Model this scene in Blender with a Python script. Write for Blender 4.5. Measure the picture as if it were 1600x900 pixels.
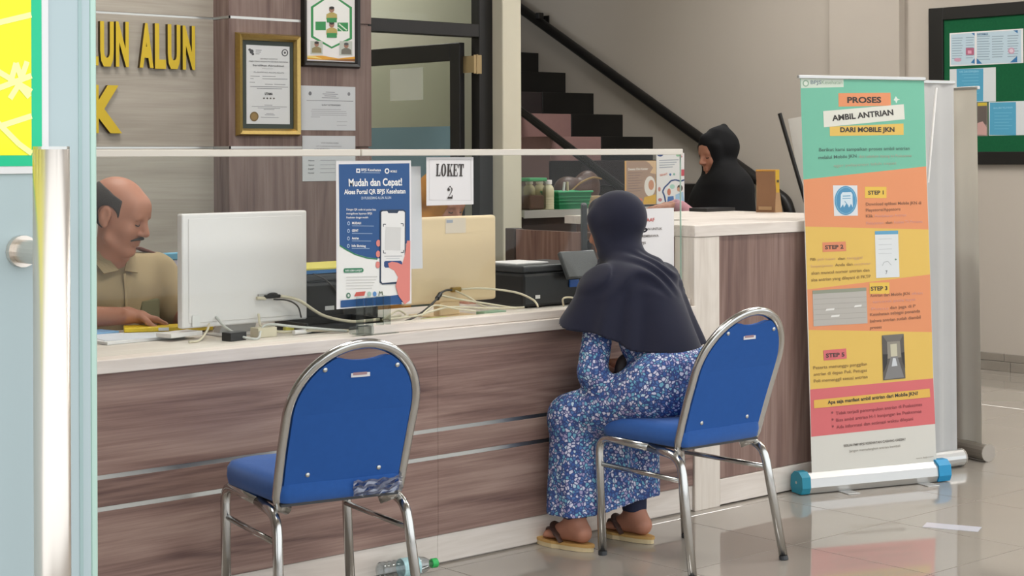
import bpy, bmesh, math, random
import numpy as np
from mathutils import Vector, Matrix
random.seed(7)
for o in list(bpy.data.objects): bpy.data.objects.remove(o, do_unlink=True)
scene = bpy.context.scene
COL = scene.collection
R = math.radians

# ------------------------------------------------------------------ camera
# world: x runs along the counter, y goes from the entrance to the back wall, z up (metres)
FPX, EYE, ROLL = 2650.0, 1.45, R(0.2)
nn = math.hypot(3000, FPX)
fw = Vector((FPX/nn, 3000/nn, 0)); rt = Vector((3000/nn, -FPX/nn, 0)); upv = Vector((0, 0, 1))
cam_d = bpy.data.cameras.new('camera'); cam = bpy.data.objects.new('camera', cam_d); COL.objects.link(cam)
cx = rt*math.cos(ROLL) - upv*math.sin(ROLL); cy = rt*math.sin(ROLL) + upv*math.cos(ROLL)
cam.matrix_world = Matrix(((cx.x, cy.x, -fw.x, 0), (cx.y, cy.y, -fw.y, 0), (cx.z, cy.z, -fw.z, EYE), (0, 0, 0, 1)))
cam_d.sensor_width = 36; cam_d.lens = 36*FPX/1600; cam_d.shift_y = -(450-240)/1600
cam_d.clip_start = 0.05; cam_d.clip_end = 200
scene.camera = cam

# ------------------------------------------------------------------ world, light, exposure
scene.view_settings.view_transform = 'Standard'; scene.view_settings.look = 'None'
scene.view_settings.gamma = 1.0; scene.view_settings.use_curve_mapping = False
scene.view_settings.exposure = 0.68
world = bpy.data.worlds.new('overcast_sky'); scene.world = world; world.use_nodes = True
bg = world.node_tree.nodes['Background']; bg.inputs['Color'].default_value = (0.93, 0.97, 1.0, 1); bg.inputs['Strength'].default_value = 1.15
LAMP_STRENGTH = 13.0

# ------------------------------------------------------------------ helpers
def lin(c):
    c = c/255.0
    return c/12.92 if c <= 0.04045 else ((c+0.055)/1.055)**2.4
def rgb(h):
    h = h.lstrip('#'); return tuple(lin(int(h[i:i+2], 16)) for i in (0, 2, 4)) + (1,)
_m = {}
def mat(name, col, rough=0.6, metal=0.0, spec=0.5, noise=0.0, nscale=30, bump=0.0, bscale=200, coat=0.0, sheen=0.0):
    if name in _m: return _m[name]
    m = bpy.data.materials.new(name); m.use_nodes = True; nt = m.node_tree; b = nt.nodes['Principled BSDF']
    c = rgb(col) if isinstance(col, str) else col
    b.inputs['Base Color'].default_value = c; b.inputs['Roughness'].default_value = rough
    b.inputs['Metallic'].default_value = metal; b.inputs['Specular IOR Level'].default_value = spec
    b.inputs['Coat Weight'].default_value = coat; b.inputs['Sheen Weight'].default_value = sheen
    if noise or bump:
        tc = nt.nodes.new('ShaderNodeTexCoord')
    if noise:
        n = nt.nodes.new('ShaderNodeTexNoise'); n.inputs['Scale'].default_value = nscale; n.inputs['Detail'].default_value = 5
        nt.links.new(tc.outputs['Object'], n.inputs['Vector'])
        mx = nt.nodes.new('ShaderNodeMix'); mx.data_type = 'RGBA'
        mx.inputs['A'].default_value = tuple(v*(1-noise) for v in c[:3])+(1,); mx.inputs['B'].default_value = tuple(min(1, v*(1+noise)) for v in c[:3])+(1,)
        nt.links.new(n.outputs['Fac'], mx.inputs['Factor']); nt.links.new(mx.outputs['Result'], b.inputs['Base Color'])
    if bump:
        n2 = nt.nodes.new('ShaderNodeTexNoise'); n2.inputs['Scale'].default_value = bscale; n2.inputs['Detail'].default_value = 3
        nt.links.new(tc.outputs['Object'], n2.inputs['Vector'])
        bp = nt.nodes.new('ShaderNodeBump'); bp.inputs['Strength'].default_value = bump; bp.inputs['Distance'].default_value = 0.002
        nt.links.new(n2.outputs['Fac'], bp.inputs['Height']); nt.links.new(bp.outputs['Normal'], b.inputs['Normal'])
    _m[name] = m; return m
def wood(name, grain, dark, mid, light, rough=0.45, seed=0.0, along=0.55, across=9.0, fine=130):
    """laminate with long streaks; grain = 0, 1 or 2, the axis the fibres follow"""
    m = bpy.data.materials.new(name); m.use_nodes = True; nt = m.node_tree; b = nt.nodes['Principled BSDF']; L = nt.links.new
    tc = nt.nodes.new('ShaderNodeTexCoord')
    def noise(al, ac, det, dist):
        mp = nt.nodes.new('ShaderNodeMapping'); s = [ac]*3; s[grain] = al
        mp.inputs['Scale'].default_value = s; mp.inputs['Location'].default_value = (seed, seed*1.7, seed*2.3)
        L(tc.outputs['Object'], mp.inputs['Vector'])
        n = nt.nodes.new('ShaderNodeTexNoise'); n.inputs['Scale'].default_value = 1; n.inputs['Detail'].default_value = det
        n.inputs['Roughness'].default_value = 0.62; n.inputs['Distortion'].default_value = dist
        L(mp.outputs['Vector'], n.inputs['Vector']); return n
    n1 = noise(along, across, 10, 0.55); n2 = noise(along*4, fine, 4, 0.2)
    # ring figure: the low noise drives a sine, which gives the cathedral loops
    n3 = noise(along*0.9, across*0.55, 1, 0.3)
    ml = nt.nodes.new('ShaderNodeMath'); ml.operation = 'MULTIPLY'; ml.inputs[1].default_value = 60; L(n3.outputs['Fac'], ml.inputs[0])
    sn = nt.nodes.new('ShaderNodeMath'); sn.operation = 'SINE'; L(ml.outputs[0], sn.inputs[0])
    a = nt.nodes.new('ShaderNodeMath'); a.operation = 'MULTIPLY_ADD'; a.inputs[1].default_value = 0.045; L(sn.outputs[0], a.inputs[0]); L(n1.outputs['Fac'], a.inputs[2])
    a2 = nt.nodes.new('ShaderNodeMath'); a2.operation = 'MULTIPLY_ADD'; a2.inputs[1].default_value = 0.34; L(n2.outputs['Fac'], a2.inputs[0]); L(a.outputs[0], a2.inputs[2])
    rp = nt.nodes.new('ShaderNodeValToRGB'); e = rp.color_ramp.elements
    e[0].position = 0.46; e[0].color = rgb(dark); e[1].position = 0.84; e[1].color = rgb(light)
    k = e.new(0.64); k.color = rgb(mid)
    L(a2.outputs[0], rp.inputs['Fac']); L(rp.outputs['Color'], b.inputs['Base Color'])
    b.inputs['Roughness'].default_value = rough; b.inputs['Specular IOR Level'].default_value = 0.35
    return m
def glass(name, tint=(0.93, 0.97, 0.95, 1), boost=1.0, rough=0.0):
    """thin clear pane: light goes straight through, the surface mirrors more at grazing angles (Schlick)"""
    m = bpy.data.materials.new(name); m.use_nodes = True; nt = m.node_tree; nt.nodes.clear(); L = nt.links.new
    out = nt.nodes.new('ShaderNodeOutputMaterial'); mx = nt.nodes.new('ShaderNodeMixShader'); t = nt.nodes.new('ShaderNodeBsdfTransparent')
    g = nt.nodes.new('ShaderNodeBsdfGlossy'); f = nt.nodes.new('ShaderNodeLayerWeight'); f.inputs['Blend'].default_value = 0.5
    pw = nt.nodes.new('ShaderNodeMath'); pw.operation = 'POWER'; pw.inputs[1].default_value = 5
    ml = nt.nodes.new('ShaderNodeMath'); ml.operation = 'MULTIPLY_ADD'; ml.inputs[1].default_value = 0.96*boost; ml.inputs[2].default_value = 0.04*boost; ml.use_clamp = True
    t.inputs['Color'].default_value = tint; g.inputs['Roughness'].default_value = rough
    L(f.outputs['Facing'], pw.inputs[0]); L(pw.outputs[0], ml.inputs[0]); L(ml.outputs[0], mx.inputs[0]); L(t.outputs[0], mx.inputs[1]); L(g.outputs[0], mx.inputs[2]); L(mx.outputs[0], out.inputs[0])
    return m

def tag(o, label=None, cat=None, group=None, kind=None):
    if label: o['label'] = label
    if cat: o['category'] = cat
    if group: o['group'] = group
    if kind: o['kind'] = kind
    return o
def thing(name, label, cat, loc=(0, 0, 0), rz=0.0, group=None, kind=None):
    o = bpy.data.objects.new(name, None); COL.objects.link(o); o.empty_display_size = 0.1
    o.location = loc; o.rotation_euler = (0, 0, rz)
    return tag(o, label, cat, group, kind)
def obj(name, bm, m, parent=None, world=False, smooth=False, label=None):
    """link a bmesh as one mesh object; world=True: the bmesh is in world axes and gets moved to its parent's base"""
    if parent is not None and world:
        bmesh.ops.transform(bm, matrix=(Matrix.Translation(parent.location) @ Matrix.Rotation(parent.rotation_euler[2], 4, 'Z')).inverted(), verts=bm.verts)
    me = bpy.data.meshes.new(name)
    bm.normal_update(); bm.to_mesh(me); bm.free()
    for mm in (m if isinstance(m, (list, tuple)) else [m]): me.materials.append(mm)
    if smooth:
        for p in me.polygons: p.use_smooth = True
    o = bpy.data.objects.new(name, me); COL.objects.link(o)
    if parent is not None: o.parent = parent
    if label: o['label'] = label
    return o
def base_origin(o, p):
    """move a top-level mesh's origin to p without moving its shape"""
    o.data.transform(Matrix.Translation(-Vector(p))); o.location = p; return o
def copy_tree(o, parent=None):
    c = o.copy(); COL.objects.link(c); c.parent = parent
    for ch in o.children: copy_tree(ch, c)
    return c
def B(): return bmesh.new()
def box(bm, x0, x1, y0, y1, z0, z1, bev=0.0, seg=1, M=None):
    r = bmesh.ops.create_cube(bm, size=1); vs = r['verts']
    bmesh.ops.scale(bm, vec=(x1-x0, y1-y0, z1-z0), verts=vs); bmesh.ops.translate(bm, vec=((x0+x1)/2, (y0+y1)/2, (z0+z1)/2), verts=vs)
    if bev > 0:
        es = list({e for v in vs for e in v.link_edges})
        rr = bmesh.ops.bevel(bm, geom=es, offset=bev, segments=seg, profile=0.5, affect='EDGES', clamp_overlap=True)
        vs = list({v for f in rr['faces'] for v in f.verts} | {v for v in vs if v.is_valid})
    if M is not None: bmesh.ops.transform(bm, matrix=M, verts=vs)
    return bm
def fillet(pts, r, n=5):
    pts = [Vector(p) for p in pts]; out = [pts[0]]
    for i in range(1, len(pts)-1):
        a, b, c = pts[i-1], pts[i], pts[i+1]; d1 = (a-b); d2 = (c-b)
        rr = min(r, d1.length*0.49, d2.length*0.49); p = b+d1.normalized()*rr; q = b+d2.normalized()*rr
        for k in range(n+1):
            t = k/n; out.append(p*(1-t)**2+b*2*t*(1-t)+q*t*t)
    out.append(pts[-1]); return out
def spline(pts, n=8):
    P = [Vector(p) for p in pts]; P = [P[0]*2-P[1]]+P+[P[-1]*2-P[-2]]; out = []
    for i in range(1, len(P)-2):
        a, b, c, d = P[i-1:i+3]
        for k in range(n):
            t = k/n; out.append(0.5*((2*b)+(c-a)*t+(2*a-5*b+4*c-d)*t*t+(3*b-a-3*c+d)*t**3))
    out.append(P[-2]); return out
def tube(bm, pts, r, seg=10, closed=False, flat=None):
    """sweep a circle (or an ellipse r x flat) along points"""
    pts = [Vector(p) for p in pts]; n = len(pts); rings = []; N = None
    for i, p in enumerate(pts):
        if closed: t = (pts[(i+1) % n]-pts[i-1])
        else: t = pts[min(i+1, n-1)]-pts[max(i-1, 0)]
        t.normalize()
        if N is None:
            N = t.orthogonal() if abs(t.z) > 0.9 else Vector((0, 0, 1)).cross(t)
        N = (N-t*N.dot(t)).normalized(); Bn = t.cross(N)
        rr = r[i] if isinstance(r, (list, tuple)) else r
        rings.append([bm.verts.new(p+N*math.cos(2*math.pi*k/seg)*rr+Bn*math.sin(2*math.pi*k/seg)*(flat or rr)) for k in range(seg)])
    for i in range(n if closed else n-1):
        a, b = rings[i], rings[(i+1) % n]
        for k in range(seg): bm.faces.new((a[k], a[(k+1) % seg], b[(k+1) % seg], b[k]))
    if not closed:
        bm.faces.new(rings[0][::-1]); bm.faces.new(rings[-1])
    return bm
def lathe(bm, prof, seg=24, M=None):
    """profile of (radius, z) turned about z"""
    rings = []
    for r_, z in prof:
        rings.append([bm.verts.new((r_*math.cos(2*math.pi*k/seg), r_*math.sin(2*math.pi*k/seg), z)) for k in range(seg)])
    for a, b in zip(rings, rings[1:]):
        for k in range(seg): bm.faces.new((a[k], a[(k+1) % seg], b[(k+1) % seg], b[k]))
    if prof[0][0] > 1e-5: bm.faces.new(rings[0][::-1])
    if prof[-1][0] > 1e-5: bm.faces.new(rings[-1])
    if M is not None: bmesh.ops.transform(bm, matrix=M, verts=[v for r_ in rings for v in r_])
    return bm
def prism(bm, poly, axis, a0, a1, M=None):
    """extrude a 2-D outline along an axis: axis 'x' -> outline in (y,z), 'y' -> (x,z), 'z' -> (x,y)"""
    def P(p, a): return {'x': (a, p[0], p[1]), 'y': (p[0], a, p[1]), 'z': (p[0], p[1], a)}[axis]
    A = [bm.verts.new(P(p, a0)) for p in poly]; C = [bm.verts.new(P(p, a1)) for p in poly]; n = len(poly)
    for i in range(n): bm.faces.new((A[i], A[(i+1) % n], C[(i+1) % n], C[i]))
    bm.faces.new(A[::-1]); bm.faces.new(C)
    if M is not None: bmesh.ops.transform(bm, matrix=M, verts=A+C)
    bmesh.ops.recalc_face_normals(bm, faces=bm.faces); return bm
def sphere(bm, c, r, seg=14, M=None):
    rr = bmesh.ops.create_uvsphere(bm, u_segments=seg, v_segments=seg//2+2, radius=1)
    s = r if isinstance(r, (tuple, list)) else (r, r, r)
    bmesh.ops.scale(bm, vec=s, verts=rr['verts'])
    if M is not None: bmesh.ops.transform(bm, matrix=M, verts=rr['verts'])
    bmesh.ops.translate(bm, vec=c, verts=rr['verts']); return bm
def curved_sheet(bm, W, H, bow, th=0.0006, nx=10, nz=8, curl=0.0):
    """paper W x H in local x/z, bowed along x by bow and with corners curling by curl"""
    def Y(u, v): return bow*math.sin(math.pi*u)+curl*(u*u)*(1-v)
    V = [[[bm.verts.new((u*W, Y(u, v)+d, v*H)) for u in [i/nx for i in range(nx+1)]] for v in [j/nz for j in range(nz+1)]] for d in (0, th)]
    for s in (0, 1):
        for j in range(nz):
            for i in range(nx):
                q = (V[s][j][i], V[s][j][i+1], V[s][j+1][i+1], V[s][j+1][i]); bm.faces.new(q if s == 0 else q[::-1])
    for j in range(nz):
        bm.faces.new((V[0][j][0], V[0][j+1][0], V[1][j+1][0], V[1][j][0])); bm.faces.new((V[0][j][nx], V[1][j][nx], V[1][j+1][nx], V[0][j+1][nx]))
    for i in range(nx):
        bm.faces.new((V[0][0][i], V[1][0][i], V[1][0][i+1], V[0][0][i+1])); bm.faces.new((V[0][nz][i], V[0][nz][i+1], V[1][nz][i+1], V[1][nz][i]))
    return bm

# ---- flat print: lettering and shapes laid out from four measured corners of a sheet
_tx = {}
def text_geo(s, bold=0.0):
    key = (s, bold)
    if key in _tx: return _tx[key]
    cu = bpy.data.curves.new('lettering', 'FONT'); cu.body = s; cu.size = 1; cu.offset = bold; cu.resolution_u = 3
    o = bpy.data.objects.new('lettering', cu); COL.objects.link(o)
    bpy.context.view_layer.update()
    me = o.evaluated_get(bpy.context.evaluated_depsgraph_get()).to_mesh()
    vs = np.array([v.co[:2] for v in me.vertices]).reshape(-1, 2); fs = [tuple(p.vertices) for p in me.polygons]
    o.to_mesh_clear(); bpy.data.objects.remove(o); bpy.data.curves.remove(cu)
    if s.strip() and len(vs):
        cap = 0.729
        vs = vs.copy(); vs[:, 0] -= vs[:, 0].min(); w = vs[:, 0].max() or 1; vs[:, 0] /= w; vs[:, 1] /= cap
    _tx[key] = (vs, fs); return _tx[key]
class Print:
    def __init__(s, corners, W, H):
        src = corners; dst = [(0, H), (W, H), (W, 0), (0, 0)]; A = []; b = []
        for (x, y), (u, v) in zip(src, dst):
            A += [[x, y, 1, 0, 0, 0, -u*x, -u*y], [0, 0, 0, x, y, 1, -v*x, -v*y]]; b += [u, v]
        s.h = np.append(np.linalg.solve(np.array(A, float), np.array(b, float)), 1).reshape(3, 3)
        s.W, s.H = W, H; s.items = []
    def uv(s, x, y):
        q = s.h @ np.array([x, y, 1.0]); return q[0]/q[2], q[1]/q[2]
    def poly(s, pts, col, layer=1): s.items.append(([s.uv(*p) for p in pts], [tuple(range(len(pts)))], col, layer))
    def rect(s, x0, y0, x1, y1, col, layer=1): s.poly([(x0, y1), (x1, y1), (x1, y0), (x0, y0)], col, layer)
    def ell(s, x, y, rx, ry, col, layer=1, n=20): s.poly([(x+rx*math.cos(2*math.pi*k/n), y-ry*math.sin(2*math.pi*k/n)) for k in range(n)], col, layer)
    def stroke(s, pts, w, col, layer=1):
        for (x0, y0), (x1, y1) in zip(pts, pts[1:]):
            l = math.hypot(x1-x0, y1-y0) or 1; nx, ny = -(y1-y0)/l*w/2, (x1-x0)/l*w/2
            s.poly([(x0+nx, y0+ny), (x1+nx, y1+ny), (x1-nx, y1-ny), (x0-nx, y0-ny)], col, layer)
    def text(s, t, x0, y0, x1, y1, h, col, bold=0.0, layer=4):
        """baseline from (x0,y0) to (x1,y1), capital height h"""
        vs, fs = text_geo(t, bold); L = math.hypot(x1-x0, y1-y0); ex = ((x1-x0)/L, (y1-y0)/L); ey = (ex[1], -ex[0])
        pts = [s.uv(x0+ex[0]*v[0]*L+ey[0]*v[1]*h, y0+ex[1]*v[0]*L+ey[1]*v[1]*h) for v in vs]
        s.items.append((pts, fs, col, layer))
    def build(s, name, place, parent=None, step=0.0003, rough=0.5, world=False):
        bm = B(); cols = []
        for k_, (pts, fs, col, layer) in enumerate(s.items):
            if col not in cols: cols.append(col)
            vv = [bm.verts.new(place(u, v, layer*step+k_*1.2e-5)) for u, v in pts]
            for f in fs:
                try: fc = bm.faces.new([vv[i] for i in f]); fc.material_index = cols.index(col)
                except ValueError: pass
        return obj(name, bm, [mat('print_'+c, c, rough) for c in cols], parent, world=world)

# ---- implicit surfaces for bodies and cloth (smooth unions turned into one continuous mesh)
class Pr:
    def __init__(s, kind, k, a, b=None, ra=0, rb=0, M=None, sub=False):
        s.kind, s.k, s.sub = kind, k, sub
        s.a = np.array(a, float); s.b = None if b is None else np.array(b, float); s.ra, s.rb = ra, rb
        s.M = None if M is None else np.array(M)            # 4x4 frame
    def bbox(s):
        if s.kind == 'cap': lo = np.minimum(s.a-s.ra, s.b-s.rb); hi = np.maximum(s.a+s.ra, s.b+s.rb)
        else: r = np.array(s.ra, float); lo, hi = s.a-r, s.a+r
        if s.M is not None:
            c = np.array([[x, y, z, 1] for x in (lo[0], hi[0]) for y in (lo[1], hi[1]) for z in (lo[2], hi[2])]) @ s.M.T
            lo, hi = c[:, :3].min(0), c[:, :3].max(0)
        return lo, hi
    def d(s, X, Y, Z):
        if s.M is not None:
            I = np.linalg.inv(s.M)
            X, Y, Z = (I[0, 0]*X+I[0, 1]*Y+I[0, 2]*Z+I[0, 3], I[1, 0]*X+I[1, 1]*Y+I[1, 2]*Z+I[1, 3], I[2, 0]*X+I[2, 1]*Y+I[2, 2]*Z+I[2, 3])
        if s.kind == 'cap':
            ab = s.b-s.a; L = ab@ab+1e-12
            t = np.clip(((X-s.a[0])*ab[0]+(Y-s.a[1])*ab[1]+(Z-s.a[2])*ab[2])/L, 0, 1)
            return np.sqrt((X-s.a[0]-ab[0]*t)**2+(Y-s.a[1]-ab[1]*t)**2+(Z-s.a[2]-ab[2]*t)**2)-(s.ra+(s.rb-s.ra)*t)
        r = s.ra
        px, py, pz = (X-s.a[0])/r[0], (Y-s.a[1])/r[1], (Z-s.a[2])/r[2]
        k0 = np.sqrt(px*px+py*py+pz*pz)+1e-9; k1 = np.sqrt((px/r[0])**2+(py/r[1])**2+(pz/r[2])**2)+1e-9
        return k0*(k0-1)/k1
def cap(a, b, ra, rb, k=0.03, M=None, sub=False): return Pr('cap', k, a, b, ra, rb, M, sub)
def ell(c, r, k=0.03, M=None, sub=False): return Pr('ell', k, c, None, r, None, M, sub)
def sdf_bm(prims, vox, post=None, pad=0.03):
    los, his = zip(*[p.bbox() for p in prims if not p.sub]); lo = np.min(los, 0)-pad; hi = np.max(his, 0)+pad
    ax = [np.arange(lo[i], hi[i]+vox, vox, dtype=np.float32) for i in range(3)]
    D = np.full([len(a) for a in ax], 0.2, np.float32)
    for p in prims:
        l, h = p.bbox(); m = p.k+3*vox
        sl = [slice(max(0, int((l[i]-m-lo[i])/vox)), min(len(ax[i]), int((h[i]+m-lo[i])/vox)+2)) for i in range(3)]
        if any(s.stop <= s.start for s in sl): continue
        X, Y, Z = ax[0][sl[0]][:, None, None], ax[1][sl[1]][None, :, None], ax[2][sl[2]][None, None, :]
        e = p.d(X, Y, Z); cur = D[tuple(sl)]; k = max(p.k, 1e-4)
        if p.sub:
            hh = np.clip(0.5-0.5*(cur+e)/k, 0, 1); D[tuple(sl)] = cur*(1-hh)-e*hh+k*hh*(1-hh)
        else:
            hh = np.clip(0.5+0.5*(e-cur)/k, 0, 1); D[tuple(sl)] = e*(1-hh)+cur*hh-k*hh*(1-hh)
    if post is not None: D = post(D, ax[0][:, None, None], ax[1][None, :, None], ax[2][None, None, :]).astype(np.float32)
    ins = D < 0; n = ins.shape
    c = sum(ins[i:n[0]-1+i, j:n[1]-1+j, l:n[2]-1+l].astype(np.int8) for i in (0, 1) for j in (0, 1) for l in (0, 1))
    cells = np.argwhere((c > 0) & (c < 8)); idx = np.full((n[0]-1, n[1]-1, n[2]-1), -1, np.int32)
    idx[tuple(cells.T)] = np.arange(len(cells))
    acc = np.zeros((len(cells), 3)); cnt = np.zeros(len(cells))
    crn = [(i, j, l) for i in (0, 1) for j in (0, 1) for l in (0, 1)]
    val = {q: D[cells[:, 0]+q[0], cells[:, 1]+q[1], cells[:, 2]+q[2]] for q in crn}
    for q in crn:
        for a in range(3):
            if q[a] == 0:
                q2 = list(q); q2[a] = 1; q2 = tuple(q2); v0, v1 = val[q], val[q2]; cr = (v0 < 0) != (v1 < 0)
                t = np.where(cr, v0/np.where(cr, v0-v1, 1), 0); pt = np.tile(np.array(q, float), (len(cells), 1)); pt[:, a] += t
                acc += pt*cr[:, None]; cnt += cr
    V = (cells+acc/cnt[:, None])*vox+lo
    F = []
    for a in range(3):
        b_, c_ = (a+1) % 3, (a+2) % 3
        s0 = [slice(None)]*3; s1 = [slice(None)]*3; s0[a] = slice(0, -1); s1[a] = slice(1, None)
        ch = np.argwhere(ins[tuple(s0)] != ins[tuple(s1)])
        ok = (ch[:, b_] > 0) & (ch[:, c_] > 0) & (ch[:, b_] < n[b_]-1) & (ch[:, c_] < n[c_]-1); ch = ch[ok]
        def I(db, dc):
            q = ch.copy(); q[:, b_] += db; q[:, c_] += dc; return idx[tuple(q.T)]
        quad = np.stack([I(-1, -1), I(0, -1), I(0, 0), I(-1, 0)], 1)
        fl = ~ins[tuple(ch.T)]; quad[fl] = quad[fl][:, ::-1]; F.append(quad)
    return V, np.concatenate(F)
def sdf_obj(name, prims, vox, m, parent, post=None, label=None):
    V, F = sdf_bm(prims, vox, post)
    me = bpy.data.meshes.new(name); me.from_pydata(V.tolist(), [], F.tolist()); me.materials.append(m)
    me.polygons.foreach_set('use_smooth', [True]*len(me.polygons)); me.update()
    o = bpy.data.objects.new(name, me); COL.objects.link(o); o.parent = parent
    if label: o['label'] = label
    return o
def frame(loc, yaw=0, pitch=0, roll=0):
    """local frame: yaw about z, then pitch about x (negative looks down), then roll about y"""
    return np.array(Matrix.Translation(loc) @ Matrix.Rotation(yaw, 4, 'Z') @ Matrix.Rotation(pitch, 4, 'X') @ Matrix.Rotation(roll, 4, 'Y'))

# ------------------------------------------------------------------ shared materials
M_wall = mat('wall_paint', '#b9b0a5', 0.85, noise=0.03, nscale=3)
M_wall_far = mat('wall_paint_room', '#a9a899', 0.85, noise=0.03, nscale=3)
M_ceil = mat('ceiling_paint', '#d8d5cf', 0.9)
M_column = mat('column_paint', '#cfc9b4', 0.7, noise=0.04, nscale=6)
M_beige = wood('beige_laminate', 0, '#9a9286', '#a59d91', '#aea79b', 0.5, 3.1, along=0.8, across=14, fine=160)
M_wood_h = wood('grey_brown_laminate_horizontal', 0, '#5f4843', '#886d64', '#a68c80', 0.42, 0.4)
M_wood_v = wood('grey_brown_laminate_vertical', 2, '#614943', '#7f655c', '#967e74', 0.42, 5.2)
M_wood_p = wood('pillar_laminate_vertical', 2, '#5f4c47', '#77635c', '#897770', 0.5, 8.3)
M_white_lam = wood('white_wood_laminate', 0, '#d0c5bb', '#d9cfc5', '#e1d8cf', 0.45, 2.0, along=1.2, across=20, fine=150)
M_white_lam_v = wood('white_wood_laminate_upright', 2, '#cec3b7', '#d7cdc1', '#dfd6cb', 0.45, 2.0, along=1.2, across=20, fine=150)
M_chrome = mat('chrome', '#c6c5c2', 0.2, 1.0)
M_steel = mat('brushed_steel', '#c4c4c0', 0.3, 1.0)
M_alu = mat('silver_aluminium', '#c8c8c6', 0.38, 0.85)
M_blackalu = mat('black_aluminium', '#1b1918', 0.4, 0.0, 0.4)
M_glass = glass('clear_glass', (0.965, 0.98, 0.972, 1), 0.28)
M_glass_edge = mat('glass_edge', '#a9c4b4', 0.2)
M_paper = mat('white_paper', '#e3e0df', 0.75)
M_paper_grey = mat('greyish_paper', '#c9cbcb', 0.75)
M_black = mat('black_plastic', '#1c1c1e', 0.42, noise=0.1)
M_darkgrey = mat('dark_grey_plastic', '#35373a', 0.45)
M_white_pl = mat('white_plastic', '#e9e4e2', 0.35)
M_cream_pl = mat('yellowed_cream_plastic', '#e6cda6', 0.45, noise=0.03, nscale=8)
M_cable = mat('cream_cable', '#d6ccb4', 0.5)
M_cable_dark = mat('dark_cable', '#3a3633', 0.5)
M_tile = mat('glossy_floor_tile', '#a19a90', 0.045, spec=1.0, noise=0.035, nscale=4)
M_grout = mat('grout', '#766c61', 0.8)
M_skin = mat('skin_brown', '#b27a62', 0.55, noise=0.05, nscale=12)
M_skin2 = mat('skin_tan', '#a9745c', 0.55, noise=0.05, nscale=12)

def S(o): return tag(o, kind='structure')

# ------------------------------------------------------------------ setting
bm = B(); box(bm, -3.0, 12.5, -6.0, 13.2, -0.12, -0.004); floor = S(obj('floor', bm, M_grout))
T = 0.59; tx0, ty0 = 4.93-8*T, 4.60-6*T
tile_me = None
for i in range(0, 21):
    for j in range(0, 16):
        x, y = tx0+i*T, ty0+j*T
        if x+T < 0.6 or x > 9.8 or y < 0.9 or y > 9.3: continue
        if y > 4.62 and x+T < 6.5: continue                       # under the counters
        # keep the tiles that the entrance side can see
        d = Vector((x+T/2, y+T/2, 0)); dep = d.dot(fw); lat = d.dot(rt)
        if dep < 2.6 or lat/dep > 0.62 or lat/dep < -0.40: continue
        if tile_me is None:
            b2 = B(); box(b2, 0.0018, T-0.0018, 0.0018, T-0.0018, -0.004, 0.0, 0.0008)
            o = obj('floor_tile', b2, M_tile, floor); tile_me = o.data; o.location = (x, y, 0)
        else:
            o = bpy.data.objects.new('floor_tile', tile_me); COL.objects.link(o); o.parent = floor; o.location = (x, y, 0)
bm = B(); box(bm, -3.0, 12.5, 1.6, 13.2, 3.7, 3.85); S(obj('ceiling', bm, M_ceil))

# back wall behind the staff: carcass with laminate boards and slim metal joints
bm = B(); box(bm, -3.0, 5.12, 7.012, 7.15, 0, 3.7); box(bm, 5.12, 6.05, 7.012, 7.15, 2.75, 3.7); wall_back = S(obj('wall_back', bm, M_beige))
zs = [0.0, 0.868, 1.483, 2.098, 2.713, 3.328]
for z0, z1 in zip(zs, zs[1:]):
    for x0, x1 in ((0.6, 1.83), (1.83, 3.06), (3.06, 4.29)):
        bm = B(); box(bm, x0+0.0015, x1-0.0015, 7.0, 7.012, z0+0.005, z1-0.005, 0.001); obj('wall_panel', bm, M_beige, wall_back)
for z in zs[1:-1]:
    bm = B(); box(bm, 0.6, 4.29, 7.002, 7.011, z-0.0045, z+0.0045); obj('joint_strip', bm, M_steel, wall_back)
# wood pillar that stands 14 cm proud of it
bm = B(); box(bm, 4.298, 5.108, 6.874, 7.011, 0, 3.7); pillar = S(obj('trim_1', bm, M_wood_p))
for z0, z1 in zip(zs, zs[1:]):
    bm = B(); box(bm, 4.286, 5.12, 6.862, 6.874, z0+0.005, z1-0.005, 0.001); obj('pillar_panel', bm, M_wood_p, pillar)
    bm = B(); box(bm, 4.286, 4.298, 6.875, 7.0, z0+0.005, z1-0.005, 0.001); obj('pillar_side_panel', bm, M_wood_p, pillar)
for z in zs[1:-1]:
    bm = B(); box(bm, 4.285, 4.86, 6.8615, 6.872, z-0.006, z+0.006); box(bm, 4.2845, 4.295, 6.8615, 7.0, z-0.006, z+0.006); obj('joint_strip', bm, M_steel, pillar)
# plastered column beside the door
bm = B(); box(bm, 5.995, 6.13, 6.86, 7.1, 0, 3.7, 0.004); S(obj('trim_2', bm, M_column))
# room behind the door
bm = B(); box(bm, 3.2, 8.8, 10.2, 10.35, 0, 3.7); S(obj('wall_room', bm, M_wall_far))
bm = B(); prism(bm, [(6.12, 7.1), (6.0, 7.1), (8.75, 10.35), (8.9, 10.35)], 'z', 0, 3.7); S(obj('wall_room_side', bm, M_wall_far))  # unseen wall, slanted so light reaches the space behind the open leaf
bm = B(); box(bm, 3.05, 3.2, 7.15, 10.35, 0, 3.7); S(obj('wall_room_left', bm, M_wall_far))
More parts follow.
